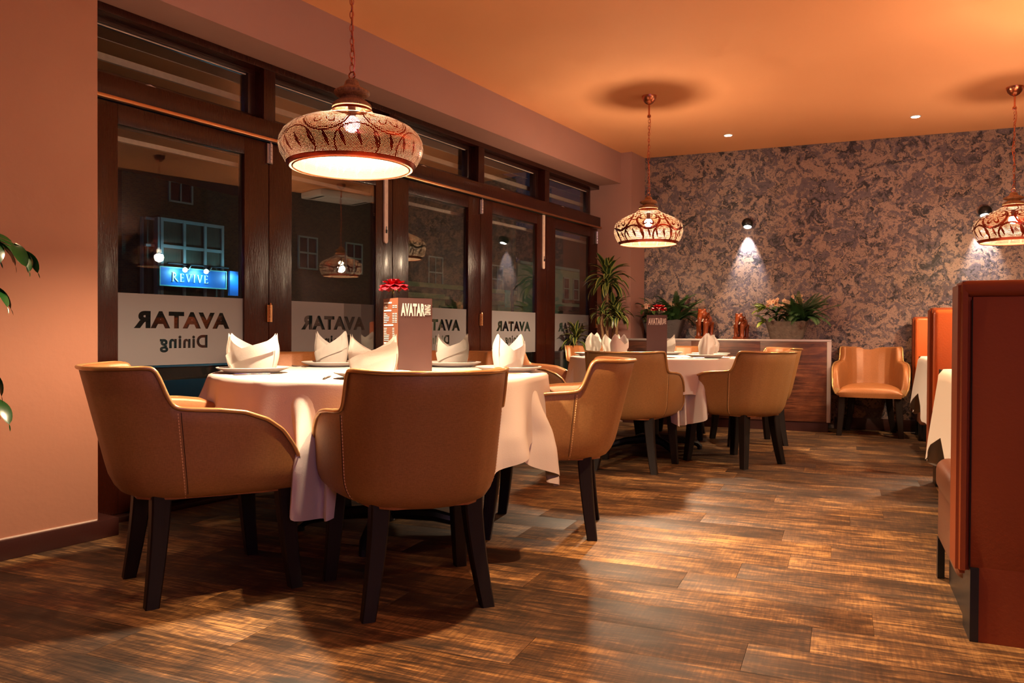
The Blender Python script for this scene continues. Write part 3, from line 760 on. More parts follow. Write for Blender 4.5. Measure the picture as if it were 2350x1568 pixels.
cloth('tablecloth', T2, .682, .80, radians(-12 - 45), 'white top cloth of the far table lit by its pendant', None, ZT, 0, 11, .010)

# plates, napkins, cutlery
def make_plate(lab, grp):
    bm = bmesh.new(); lathe(bm, [(.0001, .004), (.07, .004), (.085, .001), (.09, .0), (.094, .003), (.135, .020), (.1375, .024), (.1345, .0255), (.098, .009), (.075, .007), (.0001, .007)], 56)
    return tag(finish('dinner_plate', bm, M['china'], smooth=1, sharp=60), lab, 'plate', grp)
def napkin_mesh(seed):
    r = random.Random(seed); bm = bmesh.new(); n = 64
    hp = .178 + r.uniform(-.006, .01); hv = .085 + r.uniform(-.01, .02); sk = r.uniform(-.3, .3)
    def sheet(th0, th1, rad0, peaks, hv_, off):
        rows = []; m_ = 10
        for j in range(m_ + 1):
            row = []
            for k in range(n + 1):
                th = th0 + (th1 - th0) * k / n
                d = min(abs(((th - p + pi) % (2 * pi)) - pi) for p in peaks)
                ht = hv_ + (hp - hv_) * max(0, 1 - d / (pi / 2) * 1.02)
                z = ht * j / m_; f = z / hp
                rad = rad0 * (1 + .22 * sin(min(1, f * 1.25) * pi * .75)) + off
                rad *= 1 - .08 * max(0, f - .6)
                row.append(bm.verts.new((rad * 1.12 * cos(th), rad * .80 * sin(th), z)))
            rows.append(row)
        grid_faces(bm, rows)
    sheet(-.4, 2 * pi - .35, .062, (sk, pi), hv, 0)
    sheet(pi / 2 - 2.0 + sk, pi / 2 + 1.9 + sk, .0655, (sk, pi + .15), hv * .86, .002)
    # crossing flap of the fold: a band rising round the front
    rows = []
    for j in range(4):
        row = []
        for k in range(31):
            th = -pi / 2 - 1.25 + 2.5 * k / 30; z = .012 + .085 * (k / 30) + .018 * j; z = min(z, hp * .8)
            rad = .0675 * (1 + .22 * sin(min(1, z / hp * 1.25) * pi * .75)) + .003
            row.append(bm.verts.new((rad * 1.12 * cos(th), rad * .80 * sin(th), z)))
        rows.append(row)
    grid_faces(bm, rows)
    bmesh.ops.solidify(bm, geom=bm.faces[:], thickness=.0022)
    me = bpy.data.meshes.new('napkin')
    for f in bm.faces: f.smooth = True
    for e in bm.edges:
        if len(e.link_faces) == 2 and e.calc_face_angle(0) > radians(50): e.smooth = False
    bm.to_mesh(me); bm.free(); me.materials.append(M['napkin']); return me
NM = [napkin_mesh(s) for s in (1, 2, 3, 4)]
def put_napkin(i, loc, rz, lab, grp, sc=1.0):
    o = bpy.data.objects.new('folded_napkin', NM[i % 4]); C.objects.link(o); o.location = loc; o.rotation_euler = (0, 0, rz); o.scale = (sc, sc, 1)
    tag(o, lab, 'napkin', grp)
def make_fork():
    t = bmesh.new()
    tube(t, [(0, -.10, .004), (0, -.09, .004), (0, -.02, .0045), (0, .03, .006), (0, .055, .005)], [.002, .0062, .0032, .003, .005], 8, flat=.5)
    pts = [(-.011, .055), (.011, .055), (.011, .075), (-.011, .075)]
    box(t, (-.011, .052, .0035), (.011, .07, .0055), .0008)
    for k in range(4):
        x = -.0093 + .0062 * k; box(t, (x - .0014, .068, .0035), (x + .0014, .105, .0055))
    return t
def make_knife():
    t = bmesh.new()
    tube(t, [(0, -.11, .004), (0, -.10, .004), (0, -.05, .004), (0, 0, .004)], [.003, .0065, .0055, .0045], 8, flat=.5)
    v = [(-.002, 0), (-.005, .02), (-.010, .06), (-.008, .095), (.002, .115), (.005, .08), (.005, .02), (.003, 0)]
    a = [t.verts.new((x, y, .0032)) for x, y in v]; b = [t.verts.new((x, y, .0048)) for x, y in v]
    t.faces.new(a[::-1]); t.faces.new(b)
    for k in range(len(v)): t.faces.new((a[k], a[(k + 1) % len(v)], b[(k + 1) % len(v)], b[k]))
    bmesh.ops.recalc_face_normals(t, faces=t.faces); return t
fork0 = finish('fork', make_fork(), M['steel'], smooth=1); knife0 = finish('knife', make_knife(), M['steel'], smooth=1)
FM, KM = fork0.data, knife0.data; bpy.data.objects.remove(fork0); bpy.data.objects.remove(knife0)
p0 = make_plate('x', None); PM = p0.data; bpy.data.objects.remove(p0)
def setting(tc, R, ang, i, words, grp, nrot, rp=None, nsc=1.0, pz=ZT):
    """one place: plate, napkin on it, fork and knife beside it; ang = direction from the table centre"""
    a = radians(ang); rp = rp or (R - .175); c = tc + Vector((cos(a) * rp, sin(a) * rp, pz))
    o = bpy.data.objects.new('dinner_plate', PM); C.objects.link(o); o.location = c; o.scale = (1.16, 1.16, 1.1)
    tag(o, 'white plate ' + words, 'plate', 'plates ' + grp)
    put_napkin(i, c + Vector((0, 0, .0082)), radians(nrot), 'white folded napkin ' + words, 'napkins ' + grp, nsc)
    tv = Vector((-sin(a), cos(a), 0)); 
    for me, s, nm in ((FM, 1, 'fork'), (KM, -1, 'knife')):
        q = bpy.data.objects.new(nm, me); C.objects.link(q); q.location = c + tv * s * .185 - Vector((cos(a), sin(a), 0)) * .0
        q.rotation_euler = (0, 0, a + pi / 2); tag(q, 'steel %s beside the plate %s' % (nm, words), nm, nm + 's ' + grp)
# the camera sees the tables from about -67 degrees
setting(T1, .78, -134, 0, 'set before the chair next to the plastered wall', 'on the front table', 15, nsc=1.32)
setting(T1, .78, 150, 1, 'set before the chair by the first frosted pane', 'on the front table', 22)
setting(T1, .78, 84, 2, 'set behind and beside the menu stand', 'on the front table', 20)
setting(T1, .78, 20, 3, 'set at the aisle side of the front table', 'on the front table', 70)
setting(T1, .78, -62, 0, 'half hidden behind the broad chair back', 'on the front table', 30, nsc=1.1)
setting(T2, .68, -165, 1, 'by the cloth edge next to the side-on chair', 'on the far table', 95)
setting(T2, .68, 150, 2, 'at the far table in front of the dracaena', 'on the far table', 60)
setting(T2, .68, -110, 3, 'at the far table just before its menu stand', 'on the far table', 80)
setting(T2, .68, 92, 0, 'behind the far menu stand', 'on the far table', 10)
setting(T2, .68, -25, 1, 'beside the aisle chair at the far table', 'on the far table', 100)
setting(T2, .68, 35, 2, 'at the far table nearest the sideboard elephants'.replace('nearest ', 'toward '), 'on the far table', 110)

# menu stands with a rose
def menu_stand(loc, rz, lab):
    t = thing('menu_stand', lab, 'menu', loc, rz); k = .080; h = .335
    V4 = [Vector((-k, -k, 0)), Vector((k, -k, 0)), Vector((k, k, 0)), Vector((-k, k, 0))]
    for i in range(4):
        a, b = V4[i], V4[(i + 1) % 4]; bm = bmesh.new(); nrm = (b - a).cross(Vector((0, 0, 1))).normalized()
        q = [bm.verts.new(p + Vector((0, 0, z)) - nrm * o_) for o_ in (0, .002) for p, z in ((a, 0), (b, 0), (b, h), (a, h))]
        for f in ((0, 1, 2, 3), (7, 6, 5, 4), (0, 4, 5, 1), (1, 5, 6, 2), (2, 6, 7, 3), (3, 7, 4, 0)): bm.faces.new([q[j] for j in f])
        finish('card_panel', bm, M['menu_side'] if i % 2 else M['menu'], t)
        d = (b - a).normalized(); mid = (a + b) / 2 + nrm * .0006
        MX = Matrix((( d.x, 0, nrm.x, mid.x), (d.y, 0, nrm.y, mid.y), (0, 1, 0, 0), (0, 0, 0, 1)))
        if i % 2:      # price list
            bm = bmesh.new(); r = random.Random(4); z = h - .022
            for blk in range(6):
                box(bm, (-.070, z, 0), (-.070 + r.uniform(.07, .125), z + .0065, .0005)); z -= .012
                for j in range((2, 6, 8, 4, 6, 2)[blk]):
                    if z < .05: break
                    box(bm, (-.070, z, 0), (-.070 + r.uniform(.02, .06), z + .0028, .0005))
                    box(bm, (.022, z, 0), (.040, z + .0028, .0005))
                    if blk < 2: box(bm, (.048, z, 0), (.068, z + .0028, .0005))
                    z -= .0074
                z -= .007
            box(bm, (-.02, .038, 0), (.02, .0395, .0005))
            o = finish('menu_print', bm, M['print'], t); o.matrix_local = MX
        else:
            text_mesh('AVATAR', .070, M['print'], 'menu_title', t, MX @ Matrix.Translation((-.012, h - .074, .0002)) @ Matrix.Diagonal((.385, 1.0, 1, 1)), ext=.0003, off=.0030, spc=1.08)
            text_mesh('DINING', .030, M['print'], 'menu_subtitle', t, MX @ Matrix.Translation((.071, h - .049, .0002)) @ Matrix.Rotation(radians(90), 4, 'Z') @ Matrix.Diagonal((.42, 1.25, 1, 1)), ext=.0003, off=.0009)
    return t
def rose(loc, lab):
    t = thing('rose', lab, 'flower', loc); t.scale = (1.15, 1.15, 1.12)
    bm = bmesh.new(); tube(bm, [(0, 0, .02), (.004, .002, .15), (0, 0, .30), (-.004, 0, .345)], [.0025, .0025, .0022, .003], 8); finish('stem', bm, M['stem'], t, smooth=1)
    bm = bmesh.new(); lathe(bm, [(.0001, .0), (.017, .0), (.020, .02), (.015, .10), (.012, .16), (.016, .17)], 20); o = finish('bud_vase', bm, M['white_pl'], t, smooth=1)
    bm = bmesh.new(); r = random.Random(3)
    for ring, (cnt, rad, tilt, sz, zz) in enumerate(((3, .004, 10, .024, .004), (5, .009, 24, .028, .002), (6, .014, 45, .033, 0), (8, .018, 66, .036, -.003), (9, .020, 84, .036, -.006))):
        for k in range(cnt):
            a = 2 * pi * (k + .4 * ring) / cnt + r.uniform(-.1, .1); rows = []
            for j in range(5):
                f = j / 4; row = []
                for i in range(5):
                    g = i / 4 - .5; wv = sz * (.45 + .75 * sin(pi * (.15 + .7 * f))) * g
                    le = sz * f; tl = radians(tilt) * (.45 + .75 * f)
                    x = rad + le * sin(tl); z = .348 + zz + le * cos(tl) * .85 + .012 * abs(g) * f - (.006 * f * f if ring > 2 else 0)
                    row.append(bm.verts.new((x * cos(a) - wv * sin(a), x * sin(a) + wv * cos(a), z)))
                rows.append(row)
            grid_faces(bm, rows)
    bmesh.ops.solidify(bm, geom=bm.faces[:], thickness=.0006); finish('bloom', bm, M['rose'], t, smooth=1, sharp=70)
    bm = bmesh.new()
    for k in range(5):
        a = 2 * pi * k / 5; p = [bm.verts.new(q) for q in ((.003 * cos(a - .6), .003 * sin(a - .6), .345), (.003 * cos(a + .6), .003 * sin(a + .6), .345), (.017 * cos(a + .2), .017 * sin(a + .2), .330), (.026 * cos(a), .026 * sin(a), .312), (.015 * cos(a - .2), .015 * sin(a - .2), .328))]
        bm.faces.new(p)
    bmesh.ops.solidify(bm, geom=bm.faces[:], thickness=.0006); finish('sepals', bm, M['stem'], t)
    return t
m1 = Vector((-1.756, 2.994, ZT)); m2 = Vector((-1.37, 6.26, ZT))
menu_stand(m1, radians(55), 'four-sided brown menu stand with white title on the front table')
menu_stand(m2, radians(12.4), 'four-sided brown menu stand with white title on the far table')
r1 = rose(m1 + Vector((-.045, -.018, 0)), 'red rose rising out of the front menu stand'); r1.rotation_euler = (0, radians(-2), 0)
rose(m2 + Vector((.015, 0, 0)), 'red rose rising out of the far menu stand')

# ------------------------------------------------------------------ pendants
def link_mesh():
    bm = bmesh.new(); pts = []
    for k in range(16):
        a = 2 * pi * k / 16; pts.append((.0075 * cos(a), 0, .0165 * sin(a) if abs(sin(a)) < .99 else .0165 * sin(a)))
    tube(bm, pts, .0022, 5, closed=True); me = bpy.data.meshes.new('chain_link')
    for f in bm.faces: f.smooth = True
    bm.to_mesh(me); bm.free(); me.materials.append(M['copper']); return me
LKM = link_mesh()
def pendant(x, y, zr, sc, sm, lab, energy, grp=None):
    t = thing('pendant_lamp', lab, 'lamp', (x, y, zr), 0, grp)
    big = sm is M['shade_a']
    pr = ([(.246, 0), (.252, .004), (.268, .03), (.284, .062), (.290, .092), (.286, .122), (.272, .150), (.248, .174), (.212, .194), (.168, .209), (.126, .220), (.104, .229), (.092, .240), (.084, .254), (.078, .264)] if big else
          [(.235, 0), (.252, .020), (.272, .055), (.284, .095), (.286, .125), (.280, .155), (.262, .183), (.232, .208), (.190, .230), (.145, .249), (.108, .266), (.086, .283), (.077, .297)])
    pr = [(r_, z_ * (.92 if big else 1)) for r_, z_ in pr]
    zn = pr[-1][1] - .338; kz = .74 if big else .64
    fine = []
    for i in range(len(pr) - 1):
        a, b = pr[i], pr[i + 1]; fine += [a, ((a[0] + b[0]) / 2, (a[1] + b[1]) / 2)]
    fine.append(pr[-1]); prof = [(r * sc, z * sc) for r, z in fine]
    bm = bmesh.new(); lathe(bm, prof, 96, uv=True); finish('shade', bm, sm, t, smooth=1, sharp=80)
    bm = bmesh.new(); tube(bm, [(.234 * sc * cos(2 * pi * k / 72), .234 * sc * sin(2 * pi * k / 72), .001) for k in range(72)], .0035 * sc, 6, closed=True); finish('rim', bm, M['copper'], t, smooth=1)
    bm = bmesh.new(); wp = [(.074, .336), (.080, .345), (.078, .360), (.062, .378), (.045, .390), (.043, .398), (.062, .408), (.072, .420), (.071, .432), (.055, .446), (.036, .458), (.030, .472), (.028, .486), (.018, .500), (.0001, .503)]
    lathe(bm, [(r * sc, (.338 + (z - .338) * kz + zn) * sc) for r, z in wp], 48); finish('turned_neck', bm, M['wood_turn'], t, smooth=1, sharp=60)
    z0 = (.338 + .162 * kz + zn) * sc; bm = bmesh.new(); tube(bm, [(.014 * cos(2 * pi * k / 20), 0, z0 + .016 + .014 * sin(2 * pi * k / 20)) for k in range(20)], .003, 6, closed=True); finish('hook', bm, M['copper'], t, smooth=1)
    ztop = HC - zr; zz = z0 + .036; i = 0
    while zz < ztop - .20:
        o = bpy.data.objects.new('chain_link', LKM); C.objects.link(o); o.parent = t; o.location = (random.uniform(-.0015, .0015), 0, zz + .010); o.rotation_euler = (0, 0, (i % 2) * pi / 2 + .3); zz += .0265; i += 1
    bm = bmesh.new(); pts = []
    k = 26
    for j in range(k + 1): f = j / k; pts.append((.010 * sin(f * 9) + .004 * sin(f * 23), .006 * cos(f * 11), z0 + (ztop - .15 - z0) * f))
    tube(bm, pts, .0026, 6); finish('cable', bm, M['copper'], t, smooth=1)
    bm = bmesh.new(); tube(bm, [(0, 0, ztop - .155), (0, 0, ztop - .05)], .007, 10); tube(bm, [(.013 * cos(2 * pi * q / 16), 0, ztop - .168 + .013 * sin(2 * pi * q / 16)) for q in range(16)], .0035, 6, closed=True)
    tube(bm, [(0, 0, ztop - .175), (0, 0, ztop - .165), (0, 0, ztop - .155), (0, 0, ztop - .15)], [.004, .012, .012, .006], 10); finish('drop_rod', bm, M['copper'], t, smooth=1)
    bm = bmesh.new(); lathe(bm, [(.0001, ztop - .072), (.012, ztop - .071), (.032, ztop - .060), (.050, ztop - .040), (.060, ztop - .016), (.062, ztop - .001)], 40); finish('ceiling_rose', bm, M['copper'], t, smooth=1)
    bm = bmesh.new(); bmesh.ops.create_uvsphere(bm, u_segments=20, v_segments=14, radius=.034 * sc, matrix=Matrix.Translation((0, 0, .182 * sc)))
    finish('bulb', bm, M['bulb'], t, smooth=1)
    bm = bmesh.new(); tube(bm, [(0, 0, .212 * sc), (0, 0, .26 * sc)], .016 * sc, 10); finish('socket', bm, M['black'], t, smooth=1)
    light('pendant_glow', 'POINT', (x, y, zr + .105 * sc), energy, GOLD, shadow_soft_size=.05)
    return t
GP = 'perforated metal pendants'
pendant(-1.81, 2.645, 1.622, .98, M['shade_a'], 'large perforated copper dome pendant hanging over the front table', P_PEND)
pendant(-1.50, 6.50, 1.715, 1.0, M['shade_b'], 'filigree brass pendant over the far table, before the pillar', P_PEND * .8)
pendant(1.258, 7.351, 1.715, 1.0, M['shade_b'], 'filigree brass pendant over the far booth, before the wallpaper', P_PEND * .5)
pendant(1.258, 5.30, 1.70, 1.0, M['shade_b'], 'filigree brass pendant over the near booth, seen mirrored in the glass', P_PEND * .45)

# ------------------------------------------------------------------ downlights
DL = [(-1.062, 8.062), (.60, 7.998), (-.2, 4.4), (-.80, 2.6), (-.5, .75), (-2.62, 1.25), (3.6, .9), (1.6, -2.4), (-1.6, -2.2)]
DP = [.6, .6, 1.5, 1.7, .7, .35, .4, .3, .3]
for i, (x, y) in enumerate(DL):
    t = thing('downlight', ('small bright recessed downlight near the dark wallpaper and the far pendant' if i == 0 else 'starry recessed downlight over the booths close to the wallpaper' if i == 1 else 'small recessed ceiling downlight beyond the view, seen mirrored'), 'light', (x, y, HC), 0, 'unseen ceiling downlights' if i > 1 else None)
    bm = bmesh.new(); lathe(bm, [(.026, -.002), (.034, -.006), (.044, -.005), (.046, -.0005)], 32); finish('bezel', bm, M['white_pl'], t, smooth=1)
    bm = bmesh.new(); lathe(bm, [(.0001, -.007), (.034, -.007)], 24); o = finish('lens', bm, M['downl'], t)
    light('downlight_beam', 'SPOT', (x, y, HC - .012), P_DOWN * DP[i], WARM, spot_size=radians(56), spot_blend=.25, shadow_soft_size=.03)

# ------------------------------------------------------------------ added uplighters out of view, invented to brighten the ceiling
for x, y, rz, lab in ((2.19, 5.2, 0, 'added unseen uplighter over the booths, brightening the ceiling'), (2.19, 3.4, 0, 'added unseen uplighter above the near booth, brightening the ceiling'), (5.9, .6, 0, 'added unseen uplighter at the bar, brightening the ceiling'), (3.6, -3.9, 0, 'added unseen uplighter behind the camera, brightening the ceiling'), (-.6, -3.9, 0, 'second added unseen uplighter behind the camera, brightening the ceiling')):
    t = thing('added_uplighter', lab, 'wall light', (x - (.12 if y > -3 else 0), y, 2.05)); bm = bmesh.new()
    lathe(bm, [(.0001, -.08), (.05, -.06), (.12, .0), (.14, .05), (.13, .05), (.11, .0), (.04, -.045), (.0001, -.05)], 32); finish('bowl', bm, M['brass'], t, smooth=1)
    light('added_uplighter_glow', 'AREA', (x - (.12 if y > -3 else 0), y, 2.055), P_UP, (1, .62, .34), shape='DISK', size=.18, rot=(pi, radians(-14) if y > -3 else 0, 0))

# ------------------------------------------------------------------ wall sconces
for x, z, lab in ((-.939, 2.151, 'black ball wall light throwing white light down the open wallpaper'), (1.258, 2.157, 'black ball wall light half behind the booth pendant')):
    t = thing('wall_light', lab, 'wall light', (x, 8.78, z), 0)
    bm = bmesh.new(); tube(bm, [(0, -.0, 0), (0, -.018, 0)], .04, 24); tube(bm, [(0, -.015, .0), (0, -.03, 0)], .012, 10); finish('backplate', bm, M['black'], t, smooth=1)
    bm = bmesh.new(); bmesh.ops.create_uvsphere(bm, u_segments=32, v_segments=20, radius=.058)
    bmesh.ops.bisect_plane(bm, geom=bm.verts[:] + bm.edges[:] + bm.faces[:], plane_co=(0, 0, -.036), plane_no=(0, 0, -1), clear_outer=True)
    bmesh.ops.solidify(bm, geom=bm.faces[:], thickness=.002)
    o = finish('ball_shade', bm, M['black'], t, smooth=1); o.location = (0, -.078, 0); o.rotation_euler = (radians(-20), 0, 0)
    bm = bmesh.new(); lathe(bm, [(.0001, 0), (.040, 0)], 24); o2 = finish('lens', bm, M['white_emit'], t); o2.location = (0, -.064, -.036); o2.rotation_euler = (radians(-20), 0, 0)
    light('wall_light_beam', 'SPOT', (x, 8.78 - .075, z - .045), P_SCONCE, (1, .96, .90), spot_size=radians(50), spot_blend=.8, shadow_soft_size=.012, rot=(radians(12), 0, 0))

# ------------------------------------------------------------------ sideboard
X0, X1, YF, YB, ZS = -2.195, -.096, 8.33, 8.775, .918
t = thing('sideboard', 'long walnut sideboard edged with aluminium trim under the planters', 'sideboard', (0, 0, 0))
bx('plinth', (X0 + .01, YF + .012, 0), (X1 - .02, YB, .098), M['skirt'], t)
bx('carcass', (X0 + .004, YF + .006, .098), (X1 - .004, YB, ZS - .004), M['cab'], t)
xs = [X0 + .034, X0 + .74, X0 + 1.43, X1 - .036]
for a, b in zip(xs, xs[1:]): bx('front_panel', (a + .0012, YF, .099), (b - .0012, YF + .008, ZS - .022), M['cab'], t, bev=.001)
bx('side_panel', (X1 - .005, YF + .03, .099), (X1, YB - .03, ZS - .022), M['cab'], t)
for q in (((X0, YF - .002, .098), (X0 + .034, YF + .03, ZS)), ((X1 - .036, YF - .002, .098), (X1 + .001, YF + .03, ZS)), ((X1 - .03, YB - .028, .098), (X1 + .002, YB, ZS)), ((X0, YF - .003, ZS - .022), (X1 + .001, YF + .03, ZS)), ((X1 - .03, YF + .03, ZS - .022), (X1 + .002, YB, ZS))):
    bx('edge_trim', *q, M['alu'], t, bev=.002)
bx('worktop', (X0, YF, ZS - .006), (X1, YB, ZS), M['cab'], t)

# ------------------------------------------------------------------ plants
def leaf_rows(bm, base, d, up, ln, wd, droop=.5, n=6, pts=None, fold=.15, uvl=None):
    d = Vector(d).normalized(); side = d.cross(Vector(up)); side = side.normalized() if side.length > 1e-4 else Vector((1, 0, 0)); rows = []
    p = Vector(base); dirv = d.copy()
    for j in range(n + 1):
        f = j / n; wv = wd * (sin(pi * min(1, f * .86 + .10)) ** .8) if f < 1 else 0.0006
        nrm = side.cross(dirv).normalized()
        rows.append([bm.verts.new(p - side * wv / 2 + nrm * wv * fold), bm.verts.new(p), bm.verts.new(p + side * wv / 2 + nrm * wv * fold)])
        p = p + dirv * (ln / n); dirv = (dirv - Vector((0, 0, 1)) * droop / n).normalized()
    fs = []
    for a, b in zip(rows, rows[1:]):
        for k in range(2): fs.append(bm.faces.new((a[k], a[k + 1], b[k + 1], b[k])))
    if uvl is not None:
        for i, f in enumerate(fs):
            k = i % 2; j = i // 2; cs = [(k * .5, j / n), (k * .5 + .5, j / n), (k * .5 + .5, (j + 1) / n), (k * .5, (j + 1) / n)]
            for lp, c_ in zip(f.loops, cs): lp[uvl].uv = c_
    return rows
def mesh_of(bm, m, name):
    for f in bm.faces: f.smooth = True
    me = bpy.data.meshes.new(name); bm.to_mesh(me); bm.free(); me.materials.append(m); return me
def inst(name, me, parent, loc, rot=(0, 0, 0), sc=1):
    o = bpy.data.objects.new(name, me); C.objects.link(o); o.parent = parent; o.location = loc; o.rotation_euler = rot
    o.scale = (sc,) * 3 if not isinstance(sc, tuple) else sc; return o
# strap leaves: local +x outward, arching
SL = []
for dr_, ln in ((1.5, .24), (2.2, .26), (2.9, .24), (.9, .22)):
    bm = bmesh.new(); uvl = bm.loops.layers.uv.verify(); leaf_rows(bm, (0, 0, 0), (1, 0, .9), (0, 0, 1), ln, .046, dr_, 9, fold=.12, uvl=uvl); SL.append(mesh_of(bm, M['striped'], 'strap_leaf'))
def dracaena():
    t = thing('dracaena', 'tall potted dracaena with striped arching leaves in the corner by the pillar', 'plant', (-2.27, 7.86, 0)); r = random.Random(9)
    bm = bmesh.new(); lathe(bm, [(.0001, 0), (.11, 0), (.13, .02), (.16, .27), (.165, .29), (.15, .29), (.147, .26), (.0001, .25)], 36); finish('pot', bm, M['slate'], t, smooth=1)
    heads = [((.04, -.03, 1.50), .05, 1.2, 46), ((.10, .02, 1.18), .02, .95, 38), ((-.0, -.10, 1.16), 0, .7, 20), ((-.24, -.20, .90), -.1, .9, 32), ((.17, -.08, 1.14), 0, .7, 20)]
    for (hx, hy, hz), b_, sc, n in heads:
        bm = bmesh.new(); q = [(.02 * hx, .02, .24), (hx * .5 + .02 * sin(hz), hy * .5, .24 + (hz - .24) * .5), (hx * .95, hy, hz * .92), (hx, hy, hz + .03)]
        pts = []
        for j in range(13):
            f = j / 12 * 3; i = min(2, int(f)); k = f - i; pts.append(Vector(q[i]).lerp(Vector(q[i + 1]), k) + Vector((.004 * sin(j * 2.1), .004 * cos(j * 1.7), 0)))
        tube(bm, pts, [.016 - .005 * j / 12 + (.002 if j % 2 else 0) for j in range(13)], 8); finish('cane', bm, M['bark'], t, smooth=1)
        for k in range(n):
            a = k * 2.399 + r.uniform(-.2, .2); lv = k / n
            inst('leaf', SL[(2 if lv < .25 else 1 if lv < .55 else 0 if lv < .85 else 3)], t, (hx, hy, hz - .05 * sc + .10 * lv * sc), (r.uniform(-.2, .2), .35 - 1.05 * lv + r.uniform(-.12, .12), a), sc * r.uniform(.85, 1.12))
dracaena()
# fern fronds
FR = []
for dr_, ln in ((1.3, .30), (2.0, .27), (.7, .30)):
    bm = bmesh.new(); p = Vector((0, 0, 0)); d = Vector((.55, 0, .85)).normalized(); n = 30
    spine = []
    for j in range(n + 1):
        spine.append(p.copy()); f = j / n; wv = .040 * sin(pi * (f * .82 + .12)) ** .7
        for s in (-1, 1):
            tip = p + Vector((0, s, 0)) * wv + d * .012 - Vector((0, 0, .008)); b0 = p + d * .0035; b1 = p - d * .0035
            bm.faces.new([bm.verts.new(b1), bm.verts.new(p.lerp(tip, .5) - d * .004), bm.verts.new(tip), bm.verts.new(p.lerp(tip, .5) + d * .0045), bm.verts.new(b0)])
        p = p + d * ln / n; d = (d - Vector((0, 0, 1)) * dr_ / n).normalized()
    tube(bm, spine[::3], .0014, 4); FR.append(mesh_of(bm, M['fern'], 'frond'))
# broad leaf, orchid flower
def broad(m, ln=.10, wd=.03, droop=.9):
    bm = bmesh.new(); leaf_rows(bm, (0, 0, 0), (1, 0, .35), (0, 0, 1), ln, wd, droop, 7, fold=.1); return mesh_of(bm, m, 'leaf')
BL, BG, BW = broad(M['leaf_lime']), broad(M['leaf']), broad(M['leaf'], .16, .055, 1.2)
def orchid_flower():
    bm = bmesh.new()
    for k in range(5):
        a = 2 * pi * k / 5 + pi / 2; wd = .022 if k in (1, 4) else .015
        leaf_rows(bm, (0, 0, 0), (.25, cos(a), sin(a)), (1, 0, 0), .023, wd, -.1, 4, fold=.05)
    for f in bm.faces: f.material_index = 0
    k0 = len(bm.faces); leaf_rows(bm, (.002, 0, 0), (.8, 0, -.5), (0, 1, 0), .012, .010, .3, 3); bm.faces.ensure_lookup_table()
    for f in bm.faces[k0:]: f.material_index = 1
    me = mesh_of(bm, M['orchid'], 'blossom'); me.materials.append(M['orchid_lip']); return me
OF = orchid_flower()
def trough(t, w0, w1, d0, d1, h, m):
    bm = bmesh.new()
    def ring(w_, d_, z, jit=0): 
        P_ = []
        for k in range(28):
            a = 2 * pi * k / 28; c_, s_ = cos(a), sin(a); e = .35
            P_.append(bm.verts.new((w_ / 2 * abs(c_) ** e * (1 if c_ > 0 else -1), d_ / 2 * abs(s_) ** e * (1 if s_ > 0 else -1), z + jit * sin(k * 1.7))))
        return P_
    R = [ring(w0, d0, 0)] + [ring(w0 + (w1 - w0) * f, d0 + (d1 - d0) * f, h * f) for f in (.33, .66)] + [ring(w1, d1, h, .006), ring(w1 * .92, d1 * .88, h - .004, .006), ring(w1 * .88, d1 * .84, h - .03)]
    grid_faces(bm, R, True); bm.faces.new(R[0][::-1]); bm.faces.new(R[-1]); finish('trough', bm, m, t, smooth=1, sharp=50)
r = random.Random(21)
